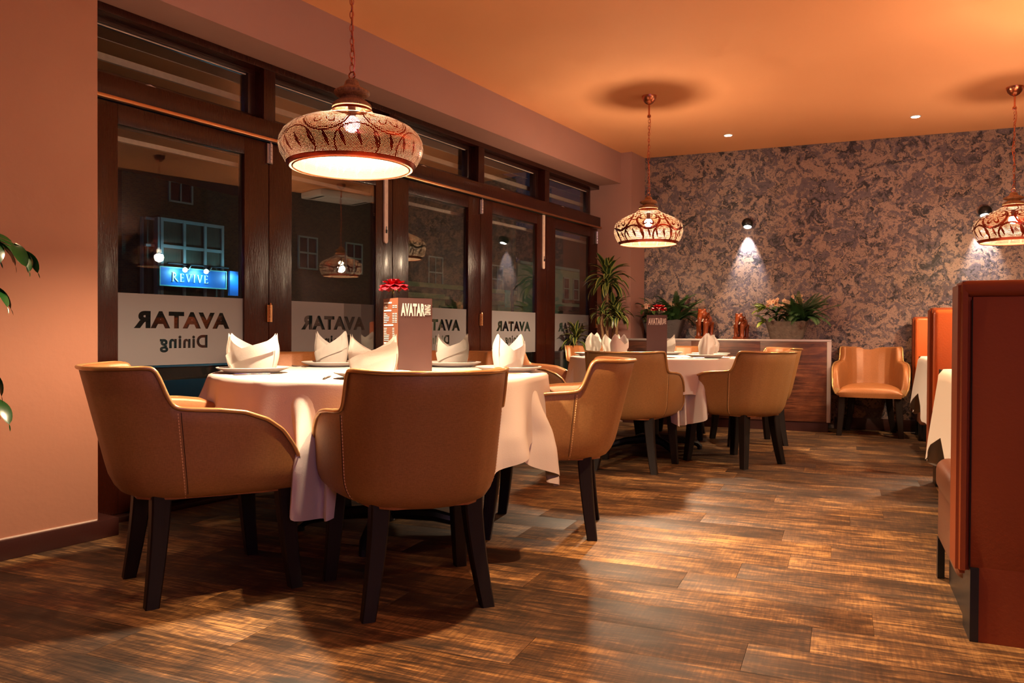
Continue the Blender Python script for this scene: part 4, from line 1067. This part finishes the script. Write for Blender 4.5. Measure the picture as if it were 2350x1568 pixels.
def planter(x, y, lab, flip, w0=.31, w1=.42, h=.185, mt='stone', lime=True, seed=2):
    t = thing('orchid_planter', lab, 'planter', (x, y, ZS)); trough(t, w0, w1, .20, .26, h, M[mt]); r = random.Random(seed)
    bm = bmesh.new(); box(bm, (-w1 * .42, -.10, h - .045), (w1 * .42, .10, h - .025)); finish('soil', bm, M['bark'], t)
    fx = .11 * flip
    for k in range(44):   # fern side
        a = r.uniform(-2.6, .9) if flip > 0 else r.uniform(pi - .9, pi + 2.6); 
        inst('frond', FR[k % 3], t, (fx + r.uniform(-.04, .06) * flip, r.uniform(-.06, .05), h - .02), (0, r.uniform(-.45, .3), a), r.uniform(.85, 1.35))
    for k in range(54):   # trailing leaves at the other side
        a = r.uniform(0, 2 * pi); z = h + r.uniform(-.03, .17)
        px = -.14 * flip + r.uniform(-.08, .08); py = r.uniform(-.10, .05)
        if lime and k < 24: px = -.20 + r.uniform(-.07, .04); a = r.uniform(pi - 1, pi + 1.2); z = h + r.choice((r.uniform(-.03, .02), r.uniform(.10, .17)))
        inst('leaf', BL if (lime and k < 24) else BG, t, (px, py, z), (r.uniform(-.3, .3), r.uniform(-.6, .5), a), r.uniform(1.0, 1.6))
    for k in range(6): inst('leaf', BW, t, (r.uniform(-.1, .08), -.03, h), (0, r.uniform(-.9, -.1), r.uniform(-2.8, -.2)), r.uniform(.8, 1.2))
    bm = bmesh.new()
    sp = [(-.05, .30, -.16, .36), (-.01, .28, .01, .345), (.05, .33, .14, .40)] if lime else [(-.10, .30, -.19, .32), (.0, .28, .06, .30), (.05, .27, .15, .335)]
    for sx, sz, ex, ez in sp:
        pts = [(sx * .3, 0, h - .02), (sx, -.01, sz * .8), ((sx + ex) / 2, -.03, max(sz, ez) + .02), (ex, -.06, ez)]
        q = []
        for j in range(16):
            f = j / 15 * 3; i = min(2, int(f)); k = f - i; q.append(Vector(pts[i]).lerp(Vector(pts[i + 1]), k))
        bm = bmesh.new(); tube(bm, q, .0028, 6); finish('flower_stem', bm, M['stem'], t, smooth=1)
        for k in range(11 if lime else 5):
            f = .40 + .60 * k / 10 if lime else .7 + .3 * k / 4; p = q[int(f * 15)]
            inst('blossom', OF, t, (p.x + r.uniform(-.03, .03), p.y - .02 + r.uniform(-.02, .02), p.z + r.uniform(-.02, .03)), (0, r.uniform(-.4, .4), -pi / 2 + r.uniform(-.9, .9)), r.uniform(1.1, 1.6))
    return t
planter(-.52, 8.50, 'stone trough with pale orchids, lime leaves and dark fern', 1)
planter(-1.79, 8.52, 'grey trough of orchids and dense fern behind the far menu stand', 1, .33, .45, .20, 'slate', False, 5)

# ------------------------------------------------------------------ carved elephants
def elephant(x, y, s, rz, lab):
    t = thing('elephant_figure', lab, 'figurine', (x, y, ZS), rz)
    bm = bmesh.new(); box(bm, (-.055 * s, -.085 * s, 0), (.055 * s, .10 * s, .022 * s), .004 * s); finish('base', bm, M['eleph'], t, smooth=1)
    bm = bmesh.new()
    def ell(c, r_, rot=(0, 0, 0)):
        mt = Matrix.Translation(Vector(c) * s) @ Matrix.Rotation(rot[0], 4, 'X') @ Matrix.Diagonal((r_[0] * s, r_[1] * s, r_[2] * s, 1))
        bmesh.ops.create_uvsphere(bm, u_segments=18, v_segments=12, radius=1, matrix=mt)
    ell((0, .02, .165), (.058, .090, .066)); ell((0, -.055, .215), (.045, .045, .050)); ell((0, .0, .195), (.05, .06, .05))
    ell((-.022, -.06, .255), (.018, .02, .016)); ell((.022, -.06, .255), (.018, .02, .016))
    for lx, ly in ((-.034, -.045), (.034, -.055), (-.034, .07), (.034, .065)):
        tube(bm, [Vector(p) * s for p in ((lx, ly, .15), (lx * 1.02, ly, .10), (lx, ly - .004, .05), (lx, ly - .006, .018))], [.030 * s, .024 * s, .021 * s, .024 * s], 12)
    tube(bm, [Vector(p) * s for p in ((0, -.085, .225), (0, -.112, .18), (0, -.118, .12), (0, -.105, .07), (0, -.088, .055), (0, -.078, .068))], [.026 * s, .021 * s, .016 * s, .012 * s, .010 * s, .008 * s], 12)
    tube(bm, [Vector(p) * s for p in ((0, .108, .18), (0, .118, .13), (0, .112, .09))], [.007 * s, .005 * s, .007 * s], 8)
    o = finish('body', bm, M['eleph'], t, smooth=1, sharp=180); mo = o.modifiers.new('join', 'REMESH'); mo.mode = 'VOXEL'; mo.voxel_size = .0042 * s; mo.use_smooth_shade = True
    sm = o.modifiers.new('soft', 'SMOOTH'); sm.iterations = 4
    for sx in (-1, 1):
        bm = bmesh.new(); rows = []
        for j in range(7):
            f = j / 6; row = []
            for i in range(7):
                g = i / 6; a = -.9 + 2.5 * g; rr_ = (.012 + .043 * f) * (1 + .25 * sin(g * pi)); row.append(bm.verts.new((sx * (.040 + .012 * f + .010 * sin(f * 5)) * s, (-.045 + rr_ * cos(a) * .9) * s, (.215 + rr_ * -sin(a) * 1.15) * s)))
            rows.append(row)
        grid_faces(bm, rows); bmesh.ops.solidify(bm, geom=bm.faces[:], thickness=.004 * s); finish('ear', bm, M['eleph'], t, smooth=1)
        bm = bmesh.new(); tube(bm, [Vector(p) * s for p in ((sx * .022, -.085, .175), (sx * .028, -.115, .155), (sx * .026, -.135, .155))], [.005 * s, .004 * s, .0015 * s], 8); finish('tusk', bm, M['china'], t, smooth=1)
elephant(-1.348, 8.50, 1.18, radians(-14), 'larger glossy carved elephant beside the fern trough')
elephant(-.972, 8.50, 1.0, radians(-16), 'smaller glossy carved elephant between its twin and the stone trough')

# ------------------------------------------------------------------ ficus at the wall
def ficus():
    t = thing('weeping_fig', 'weeping fig whose dark pointed leaves hang in front of the plastered wall', 'plant', (-2.98, 1.42, 0)); r = random.Random(17)
    bm = bmesh.new(); lathe(bm, [(.0001, 0), (.12, 0), (.15, .03), (.17, .28), (.16, .28), (.0001, .25)], 32); finish('pot', bm, M['slate'], t, smooth=1)
    bm = bmesh.new(); tube(bm, [(0, 0, .22), (.02, .01, .6), (-.01, .0, 1.0), (.0, .0, 1.5)], [.022, .018, .014, .008], 8); finish('trunk', bm, M['bark'], t, smooth=1)
    me = []
    for dp in (.7, 1.2):
        bm = bmesh.new(); rows = leaf_rows(bm, (0, 0, 0), (1, 0, -.3), (0, 0, 1), .078, .034, dp, 8, fold=.10)
        rows2 = leaf_rows(bm, rows[-1][1].co, (1, 0, -1.4), (0, 0, 1), .018, .004, .4, 3); me.append(mesh_of(bm, M['ficus'], 'leaf'))
    branches = []
    # twigs reaching over the view
    for (a, z0, ln, dz) in ((34, 1.18, .60, .16), (30, 1.12, .52, .10), (38, 1.16, .42, .05), (26, 1.10, .48, .02), (42, .80, .50, .04), (30, .86, .46, .02), (36, .74, .40, .02),
                            (100, 1.3, .4, .1), (200, 1.2, .4, .1), (280, 1.3, .4, .1), (330, 1.2, .4, .1), (160, .9, .35, .05), (250, .9, .35, .05), (70, 1.35, .4, .15), (10, 1.35, .4, .15), (32, 1.24, .58, .12), (36, 1.20, .50, .20), (28, 1.15, .55, .22), (40, .84, .48, .10), (33, .80, .44, .08)):
        a = radians(a); pts = []
        for j in range(9):
            f = j / 8; pts.append(Vector((ln * f * cos(a), ln * f * sin(a), z0 + dz * sin(f * pi * .6) - .10 * f * f)))
        bm = bmesh.new(); tube(bm, pts, [.005 - .0038 * j / 8 for j in range(9)], 5); finish('branch', bm, M['bark'], t, smooth=1)
        for j in range(2, 9):
            for s in (-1, 1):
                if r.random() < .12: continue
                inst('leaf', me[r.randrange(2)], t, pts[j] + Vector((0, 0, -.002)), (r.uniform(-.5, .5), r.uniform(.1, .75), a + s * r.uniform(.3, 1.0)), r.uniform(.9, 1.35))
ficus()

# ------------------------------------------------------------------ booths
def padded(name, a, b, m, parent, r=.022, seg=4):
    bm = bmesh.new(); box(bm, a, b); bmesh.ops.bevel(bm, geom=bm.edges[:], offset=r, segments=seg, affect='EDGES', profile=.5); return finish(name, bm, m, parent, smooth=1, sharp=60)
def booth(xl, yb, zt, face, depth, lab, x1=2.2, seat=True, loc_rot=0):
    """tall padded back across, bench on the side `face` (+1 = away from the camera)"""
    t = thing('booth_bench', lab, 'bench', (xl, yb, 0), radians(loc_rot)); w_ = x1 - xl; th = .16
    y0, y1 = (0, th)
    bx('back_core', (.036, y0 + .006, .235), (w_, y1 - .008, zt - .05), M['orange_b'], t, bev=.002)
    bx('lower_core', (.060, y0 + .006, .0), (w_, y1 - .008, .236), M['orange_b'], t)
    # padded roll: edge post and top
    bm = bmesh.new(); box(bm, (-.005, y0, .212), (.034, y1, zt)); bmesh.ops.bevel(bm, geom=[e for e in bm.edges], offset=.012, segments=3, affect='EDGES'); 
    finish('edge_roll', bm, M['orange'] if False else M['orange_b'], t, smooth=1, sharp=60)
    padded('top_roll', (.0, y0 - .002, zt - .052), (w_, y1 + .002, zt + .002), M['orange_b'], t, .022, 5)
    bx('seam', (.033, y0 + .004, .235), (.0362, y1 - .01, zt - .06), M['plank_base'], t)
    bx('kick_strip', (.036, y0 + .001, 0), (.060, y1, .235), M['black'], t)
    bx('base', (.055, y0 + .02, 0), (w_, y1 - .02, .10), M['black'], t)
    if seat:
        s0, s1 = (y1, y1 + depth) if face > 0 else (-depth, y0)
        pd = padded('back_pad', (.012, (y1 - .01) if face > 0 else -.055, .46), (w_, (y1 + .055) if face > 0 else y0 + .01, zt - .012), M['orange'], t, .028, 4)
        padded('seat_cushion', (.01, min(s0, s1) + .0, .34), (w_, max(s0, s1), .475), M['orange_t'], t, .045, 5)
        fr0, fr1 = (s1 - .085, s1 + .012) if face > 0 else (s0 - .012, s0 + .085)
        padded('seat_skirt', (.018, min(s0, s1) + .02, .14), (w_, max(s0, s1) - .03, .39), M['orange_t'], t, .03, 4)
        bx('seat_plinth', (.05, min(s0, s1) + .03, 0), (w_, max(s0, s1) - .14, .15), M['black'], t)
        for yy in (s1 - .09 if face > 0 else s0 + .06,): bx('bench_foot', (.015, yy, 0), (.04, yy + .04, .16), M['black'], t)
    return t
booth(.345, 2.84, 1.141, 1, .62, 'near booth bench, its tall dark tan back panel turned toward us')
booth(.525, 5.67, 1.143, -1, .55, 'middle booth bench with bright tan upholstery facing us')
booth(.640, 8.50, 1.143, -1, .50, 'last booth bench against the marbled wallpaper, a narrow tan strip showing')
def booth_table(x0, y0, x1, y1, lab, lab2, grp, drop, seed):
    t = thing('booth_table', lab, 'table', ((x0 + x1) / 2, (y0 + y1) / 2, 0)); hx, hy = (x1 - x0) / 2, (y1 - y0) / 2
    bx('tabletop', (-hx, -hy, ZT - .035), (hx, hy, ZT - .003), M['leg'], t, bev=.003)
    for sx in (-1, 1):
        for sy in (-1, 1): bx('leg', (sx * (hx - .09) - .028, sy * (hy - .06) - .028, 0), (sx * (hx - .09) + .028, sy * (hy - .06) + .028, ZT - .035), M['black'], t, bev=.003)
    bm = bmesh.new(); n = 200; rows = []; rr = random.Random(seed); ph = [rr.uniform(0, 6) for _ in range(4)]
    per = []
    for k in range(n):     # rounded rectangle perimeter
        a = 2 * pi * k / n; c_, s_ = cos(a), sin(a); e = .18
        per.append((abs(c_) ** e * (1 if c_ > 0 else -1), abs(s_) ** e * (1 if s_ > 0 else -1), a))
    for f in (0.0001, .5, .9): rows.append([bm.verts.new((hx * f * u, hy * f * v, ZT)) for u, v, a in per])
    for j in range(13):
        row = []
        for u, v, a in per:
            cor = min(abs(u), abs(v)) ** 2; L_ = (drop + .26 * cor) * j / 12
            fold = sin(8 * a + ph[0]) * .5 + sin(13 * a + ph[1]) * .4; o_ = min(L_, .022) * .8 + L_ * .10 + .06 * cor * min(L_, .4) + fold * min(L_, .3) * .06
            d = Vector((u if abs(u) > .985 else u * .3, v if abs(v) > .985 else v * .3, 0)); d = d.normalized() if d.length > .01 else Vector((u, v, 0)).normalized()
            row.append(bm.verts.new((hx * u * .997 + d.x * o_, hy * v * .997 + d.y * o_, ZT + .001 - max(0, L_ - .01))))
        rows.append(row)
    grid_faces(bm, rows, True); bm.faces.new(rows[0]); bmesh.ops.recalc_face_normals(bm, faces=bm.faces); bmesh.ops.solidify(bm, geom=bm.faces[:], thickness=.0014)
    o = finish('tablecloth', bm, M['cloth'], smooth=1, sharp=70); o.location = ((x0 + x1) / 2, (y0 + y1) / 2, 0); tag(o, lab2, 'tablecloth', None)
booth_table(.50, 3.80, 2.1, 4.95, 'rectangular booth table under a white cloth behind the near booth back', 'white cloth with a long pointed corner emerging from behind the near booth', None, .33, 2)
booth_table(.63, 6.60, 2.1, 7.80, 'rectangular booth table under a white cloth before the last bench', 'white cloth corner hanging by the lone wall chair', None, .30, 4)

# wall socket and floor bits
bm = bmesh.new(); box(bm, (.50, 8.772, .33), (.585, 8.781, .415), .002); tag(finish('wall_socket', bm, M['socket'], smooth=1), 'grey wall socket low on the wallpaper behind the lone chair arm', 'socket')
bm = bmesh.new(); leaf_rows(bm, (-.62, 8.12, .003), (1, .2, .02), (0, 0, 1), .09, .02, .05, 5); tag(finish('fallen_leaf', bm, M['leaf']), 'green leaf dropped on the boards before the sideboard', 'leaf')

# ------------------------------------------------------------------ air conditioner, bar zone behind (seen mirrored in the glass)
t = thing('air_conditioner', 'white ceiling cassette air conditioner, seen only mirrored in the third pane', 'air conditioner', (1.96, 7.75, HC))
bx('housing', (-.27, -.45, -.09), (.27, .45, 0), M['white_pl'], t, bev=.03)
bx('grille', (-.17, -.28, -.10), (.17, .28, -.088), M['white_pl'], t, bev=.004)
for k in (-1, 1): bx('louvre', (-.18, .36 * k - .02, -.094), (.18, .36 * k + .02, -.088), M['black'], t)
for i, (x, y) in enumerate(((3.9, .9), (2.6, -1.6))):
    t = thing('globe_lantern', ('pierced yellow globe lantern mirrored in the second pane' if i == 0 else 'second pierced yellow globe lantern mirrored beside the door stile'), 'lamp', (x, y, 1.95))
    bm = bmesh.new(); bmesh.ops.create_uvsphere(bm, u_segments=28, v_segments=18, radius=.16); finish('globe', bm, M['globe'], t, smooth=1)
    light('lantern_glow', 'POINT', (x, y, 1.72), P_GLOBE, (1, .72, .40), shadow_soft_size=.12)
    bm = bmesh.new()
    for k in range(10):
        a = pi * k / 10; tube(bm, [(.163 * cos(a) * cos(b), .163 * sin(a) * cos(b), .163 * sin(b)) for b in [2 * pi * q / 24 for q in range(24)]], .003, 4, closed=True)
    for z in (-.1, -.05, 0, .05, .1): tube(bm, [(sqrt(.163 ** 2 - z * z) * cos(2 * pi * q / 24), sqrt(.163 ** 2 - z * z) * sin(2 * pi * q / 24), z) for q in range(24)], .003, 4, closed=True)
    finish('wire_cage', bm, M['black'], t)
    bm = bmesh.new(); tube(bm, [(0, 0, .16), (0, 0, HC - 1.95)], .004, 6); finish('cord', bm, M['black'], t)
t = thing('lattice_screen', 'blue lit fretwork screen at the bar, seen only mirrored', 'screen', (5.9, .2, 0))
bx('screen_frame', (-.04, -1.4, 1.3), (.05, 1.4, 2.6), M['black'], t)
bm = bmesh.new(); rr = random.Random(2)
for k in range(46):
    y = -1.3 + rr.random() * 2.6; z = 1.4 + rr.random() * 1.1; tube(bm, [(-.05, y + .09 * cos(q), z + .09 * sin(q)) for q in [2 * pi * i / 12 for i in range(12)]], .008, 4, closed=True)
finish('fretwork', bm, M['lattice'], t)

# ------------------------------------------------------------------ the street outside (wall-frame coordinates, q = distance out)
MS = MW
def E(name, a, b, m, parent=None, bev=0): return bx(name, a, b, M[m] if isinstance(m, str) else m, parent, bev, MS if parent is None else None)
struct(E('pavement', (-20, .5, -.14), (60, 4.0, -.02), 'pave')); struct(E('road', (-30, 4.0, -.16), (70, 14.5, -.10), 'asphalt')); struct(E('pavement_far', (-30, 14.5, -.14), (70, 18.1, -.02), 'pave'))
Q = 18.0
def P(s9, z9, q=None): # layout measured on a nearer plane, scaled out to the distance of each thing
    k = ((q or Q) + BF) / (9 + BF); return s9 * k, .97 + (z9 - .97) * k
def sash_window(parent, s0, s1, z0, z1, cols=2, rows_=2, q=Q, m='sash', glass='dark_glass', fw=.06):
    f = bpy.data.objects.new('sash_window', None); C.objects.link(f); f.parent = parent
    bm = bmesh.new()
    for a, b in (((s0, q - .06, z0), (s0 + fw, q + .04, z1)), ((s1 - fw, q - .06, z0), (s1, q + .04, z1)), ((s0, q - .06, z0), (s1, q + .04, z0 + fw)), ((s0, q - .06, z1 - fw), (s1, q + .04, z1))): box(bm, a, b)
    for c_ in range(1, cols): x = s0 + (s1 - s0) * c_ / cols; box(bm, (x - .02, q - .05, z0), (x + .02, q + .03, z1))
    for c_ in range(1, rows_): z = z0 + (z1 - z0) * c_ / rows_; box(bm, (s0, q - .055, z - .03), (s1, q + .03, z + .03))
    finish('window_frame', bm, M[m], f)
    bx('window_glass', (s0 + .01, q - .01, z0 + .01), (s1 - .01, q, z1 - .01), M[glass], f)
    return f
def T_(name, lab, cat, grp=None): return thing(name, lab, cat, group=grp, mw=MS)
# brick shop building with bay window
k = (Q + BF) / (9 + BF)
t = T_('brick_building', 'dark brick building with a small upper window above the glowing blue shop sign', 'building')
s0, _ = P(7.72, 1); s1, _ = P(14.6, 1); 
bx('facade_wall', (s0, Q, -.1), (s1, Q + .3, 11), M['brick'], t)
a, z0 = P(8.577, 3.27); b, z1 = P(9.07, 3.66); sash_window(t, a, b, z0, z1, 2, 1)
for s9 in (11.6, 13.0):
    a, z0 = P(s9, 2.3); b, z1 = P(s9 + .55, 3.0); sash_window(t, a, b, z0, z1)
a, z1 = P(8.2, 2.97, Q - .6); b, z0 = P(9.73, 1.60, Q - .6)
bay = bpy.data.objects.new('bay_window', None); C.objects.link(bay); bay.parent = t
bx('bay_box', (a + .35, Q - .62, z0), (b, Q, z1 + .08), M['curtain'], bay)
bm = bmesh.new()
for x in (a + .35, a + .35 + (b - a - .35) * .34, a + .35 + (b - a - .35) * .67, b - .09): box(bm, (x, Q - .68, z0), (x + .09, Q - .60, z1))
for z in (z1 - .09, z0 + (z1 - z0) * .62): box(bm, (a + .35, Q - .675, z), (b, Q - .605, z + .09))
box(bm, (a, Q - .30, z0), (a + .08, Q - .2, z1)); box(bm, (a + .27, Q - .66, z0), (a + .36, Q - .2, z1))
for z in (z1 - .09, z0 + (z1 - z0) * .62): box(bm, (a, Q - .5, z), (a + .3, Q - .42, z + .07))
finish('bay_frame', bm, M['sash'], bay)
bx('bay_cheek', (a + .06, Q - .45, z0), (a + .3, Q, z1), M['curtain'], bay)
# sign board
a, za = P(8.43, 1.79, Q - .95); b, zb = P(9.80, 2.10, Q - .95); 
t = T_('shop_sign', 'blue lit shop sign reading REVIVE across the street', 'sign')
bx('sign_board', (a, Q - .95, za), (b, Q - .85, zb), M['sign_blue'], t)
bm = bmesh.new()
for q in (((a - .03, Q - .97, za - .03), (b + .03, Q - .85, za)), ((a - .03, Q - .97, zb), (b + .03, Q - .85, zb + .03)), ((a - .03, Q - .97, za), (a, Q - .85, zb)), ((b, Q - .97, za), (b + .03, Q - .85, zb))): box(bm, *q)
finish('sign_frame', bm, M['sign_edge'], t)
def roman(ch, h, bm, ox, oz, y):
    th = h * .13; se = h * .045
    def bar(x0, z0, x1, z1, w_): 
        d = Vector((x1 - x0, 0, z1 - z0)); L_ = d.length; n_ = Vector((-d.z, 0, d.x)).normalized() * w_ / 2
        A_, B_ = Vector((ox + x0, y, oz + z0)), Vector((ox + x1, y, oz + z1)); q = [A_ - n_, A_ + n_, B_ + n_, B_ - n_]
        f1 = [bm.verts.new(p) for p in q]; f2 = [bm.verts.new(p + Vector((0, .02, 0))) for p in q]; bm.faces.new(f1); bm.faces.new(f2[::-1])
        for i in range(4): bm.faces.new((f1[i], f2[i], f2[(i + 1) % 4], f1[(i + 1) % 4]))
    if ch == 'I': bar(.2 * h, 0, .2 * h, h, th); bar(.08 * h, 0, .32 * h, 0, se); bar(.08 * h, h, .32 * h, h, se); return .46 * h
    if ch == 'V': bar(.10 * h, h, .42 * h, 0, th); bar(.74 * h, h, .44 * h, 0, th * .55); bar(0, h, .24 * h, h, se); bar(.62 * h, h, .86 * h, h, se); return .92 * h
    if ch == 'E':
        bar(.16 * h, 0, .16 * h, h, th); bar(.04 * h, 0, .60 * h, 0, se); bar(.04 * h, h, .56 * h, h, se); bar(.16 * h, .52 * h, .48 * h, .52 * h, se)
        bar(.60 * h, 0, .62 * h, .16 * h, se); bar(.56 * h, h, .56 * h, .86 * h, se); bar(.48 * h, .44 * h, .48 * h, .6 * h, se); return .76 * h
    if ch == 'R':
        bar(.16 * h, 0, .16 * h, h, th); bar(.04 * h, 0, .3 * h, 0, se); bar(.04 * h, h, .3 * h, h, se)
        pp = [(.2 + .30 * sin(a_), .74 + .24 * cos(a_)) for a_ in [pi * i / 8 for i in range(9)]]
        for p_, q_ in zip(pp, pp[1:]): bar(p_[0] * h, p_[1] * h, q_[0] * h, q_[1] * h, th * .8)
        bar(.30 * h, .5 * h, .74 * h, 0, th); bar(.7 * h, 0, .86 * h, 0, se); return .90 * h
bm = bmesh.new(); ox = a + (b - a) * .16; hh = (zb - za) * .45
for i, ch in enumerate('REVIVE'): ox += roman(ch, hh * (1.12 if i == 0 else 1), bm, ox, za + (zb - za) * .24, Q - .975) + hh * .14
bmesh.ops.recalc_face_normals(bm, faces=bm.faces); finish('sign_lettering', bm, M['sign_white'], t)
bm = bmesh.new(); tube(bm, [(a + .1, Q - 1.15, zb + .12), (b - .05, Q - 1.15, zb + .12)], .025, 6); finish('lamp_rail', bm, M['black'], t)
a2, za2 = P(9.90, 1.66, Q - 1); b2, zb2 = P(10.55, 2.13, Q - 1)
t2 = T_('shop_sign', 'square blue hanging sign with a pale leaf emblem at the pane edge', 'sign')
bx('sign_board', (a2, Q - 1.0, za2), (b2, Q - .9, zb2), M['sign_blue'], t2)
bm = bmesh.new(); 
for i in range(3): leaf_rows(bm, (a2 + .52, Q - 1.01, (za2 + zb2) / 2 + .1 - .12 * i), (.6, 0, .5), (0, 1, 0), .5, .14, .6, 5)
finish('emblem', bm, M['stone_ext'], t2)
for x, z, tt, yy in ((a + (b - a) * .30, zb + .0, t, Q - 1.2), (a + (b - a) * .62, zb + .0, t, Q - 1.2), (a2 + .25, zb2 - .08, t2, Q - 1.25)):
    bm = bmesh.new(); tube(bm, [(x + .12, yy, z + .10), (x, yy, z - .02)], [.045, .08], 10); finish('flood_lamp', bm, M['black'], tt)
    bm = bmesh.new(); bmesh.ops.create_uvsphere(bm, u_segments=10, v_segments=8, radius=.07, matrix=Matrix.Translation((x - .04, yy, z - .05))); finish('lamp_lens', bm, M['cyan_lamp'], tt)
    wp = MS @ Vector((x - .08, yy - .05, z - .10)); light('sign_flood', 'POINT', wp, 55, (.25, .80, 1.0), shadow_soft_size=.05)
# stone fronted terrace
t = T_('terrace_house', 'brick terrace with a yellowish stone bay and string course', 'building')
s0, _ = P(14.6, 1); s1, _ = P(20.3, 1)
bx('facade_wall', (s0, Q - .02, -.1), (s1, Q + .3, 9), M['brick'], t)
a, z1 = P(15.0, 1.98, Q - .7); b, z0 = P(16.75, -.05, Q - .7); bx('stone_bay', (a, Q - .7, -.1), (b, Q, z1), M['stone_ext'], t)
bx('cornice', (a - .1, Q - .85, z1 - .22), (b + .15, Q - .0, z1 - .08), M['stone_ext'], t, bev=.02)
_, zc = P(1, 2.07); bx('string_course', (s0, Q - .12, zc + .1), (s1, Q, zc + .3), M['stone_ext'], t)
for s9 in (15.15, 15.95): a_, z0_ = P(s9, .9); b_, z1_ = P(s9 + .55, 1.66); sash_window(t, a_, b_, z0_, z1_, 1, 1, Q - .72, 'stone_ext')
for s9 in (16.0, 18.95): a_, z0_ = P(s9, 2.12); b_, z1_ = P(s9 + .62, 2.95); sash_window(t, a_, b_, z0_, z1_, 2, 2)
a_, z1 = P(18.7, 1.88); b_, _ = P(20.1, 1); bx('stone_bay', (a_, Q - .7, -.1), (b_, Q, z1), M['stone_ext'], t)
bx('cornice', (a_ - .1, Q - .85, z1 - .2), (b_ + .15, Q, z1 - .05), M['stone_ext'], t, bev=.02)
for s9 in (18.85, 19.5): a_, z0_ = P(s9, .9); b_, z1_ = P(s9 + .45, 1.55); sash_window(t, a_, b_, z0_, z1_, 1, 1, Q - .72, 'stone_ext')
# arch over a passage
bm = bmesh.new(); ca, cz = P(17.75, 1.45); pts = [(ca + .75 * cos(a_), Q - .05, cz + 1.0 * sin(a_)) for a_ in [pi * i / 14 for i in range(15)]]; tube(bm, pts, .12, 6); finish('door_arch', bm, M['stone_ext'], t)
bx('door_recess', (ca - .65, Q - .03, -.1), (ca + .65, Q - .021, cz + .6), M['black'], t)
bm = bmesh.new(); a_, _ = P(17.15, 1); tube(bm, [(a_, Q - 3.2, -.1), (a_, Q - 3.2, 6.4)], .07, 10); lp = finish('street_pole', bm, M['slate'], mw=MS); tag(lp, 'grey street pole in front of the brick terrace', 'pole')
a_, zz = P(16.7, 1.8); st = bx('street_notice', (a_ + .35, Q - 3.1, zz - .3), (a_ + .75, Q - 3.06, zz + .45), M['sign_edge'], None, 0, MS); tag(st, 'small pale notice board fixed by the street pole', 'sign')
# pale rendered houses further along
t = T_('pale_house', 'pale rendered house with red brick sills beyond the last door', 'building')
s0, _ = P(20.4, 1); s1, _ = P(34, 1); _, zt_ = P(1, 3.12)
bx('facade_wall', (s0, Q - .04, -.1), (s1, Q + .3, zt_), M['render'], t); bx('gutter', (s0, Q - .2, zt_ - .05), (s1, Q, zt_ + .1), M['sash'], t)
bm = bmesh.new(); v = [bm.verts.new(p) for p in ((s0, Q - .2, zt_ + .1), (s1, Q - .2, zt_ + .1), (s1, Q + 3, zt_ + 2.6), (s0, Q + 3, zt_ + 2.6))]; bm.faces.new(v); bmesh.ops.solidify(bm, geom=bm.faces[:], thickness=.1); finish('roof', bm, M['slate_roof'], t)
for s9 in (23.3, 24.0): 
    a_, z0_ = P(s9, 2.1); b_, z1_ = P(s9 + .42, 2.85); sash_window(t, a_, b_, z0_, z1_, 1, 2, Q - .05); bx('sill', (a_ - .1, Q - .2, z0_ - .16), (b_ + .1, Q - .04, z0_), M['brick_red'], t)
    a_, z0_ = P(s9, .7); b_, z1_ = P(s9 + .5, 1.5); sash_window(t, a_, b_, z0_, z1_, 1, 1, Q - .05)
a_, z0_ = P(23.0, 1.72); b_, z1_ = P(24.75, 1.86); bx('porch_lintel', (a_, Q - .5, z0_), (b_, Q, z1_), M['slate_roof'], t)
for q, e_, c_ in (((26, 9, 5.5), P_STREET, (.80, 1.0, .45)), ((40, 9, 5.5), P_STREET * 1.5, (.85, 1.0, .55)), ((12, 7, 7.0), P_STREET * .35, (.75, .85, 1.0))):
    wp = MS @ Vector(q); light('street_lamp_glow', 'POINT', wp, e_, c_, shadow_soft_size=.2)
print('objects', len(bpy.data.objects))
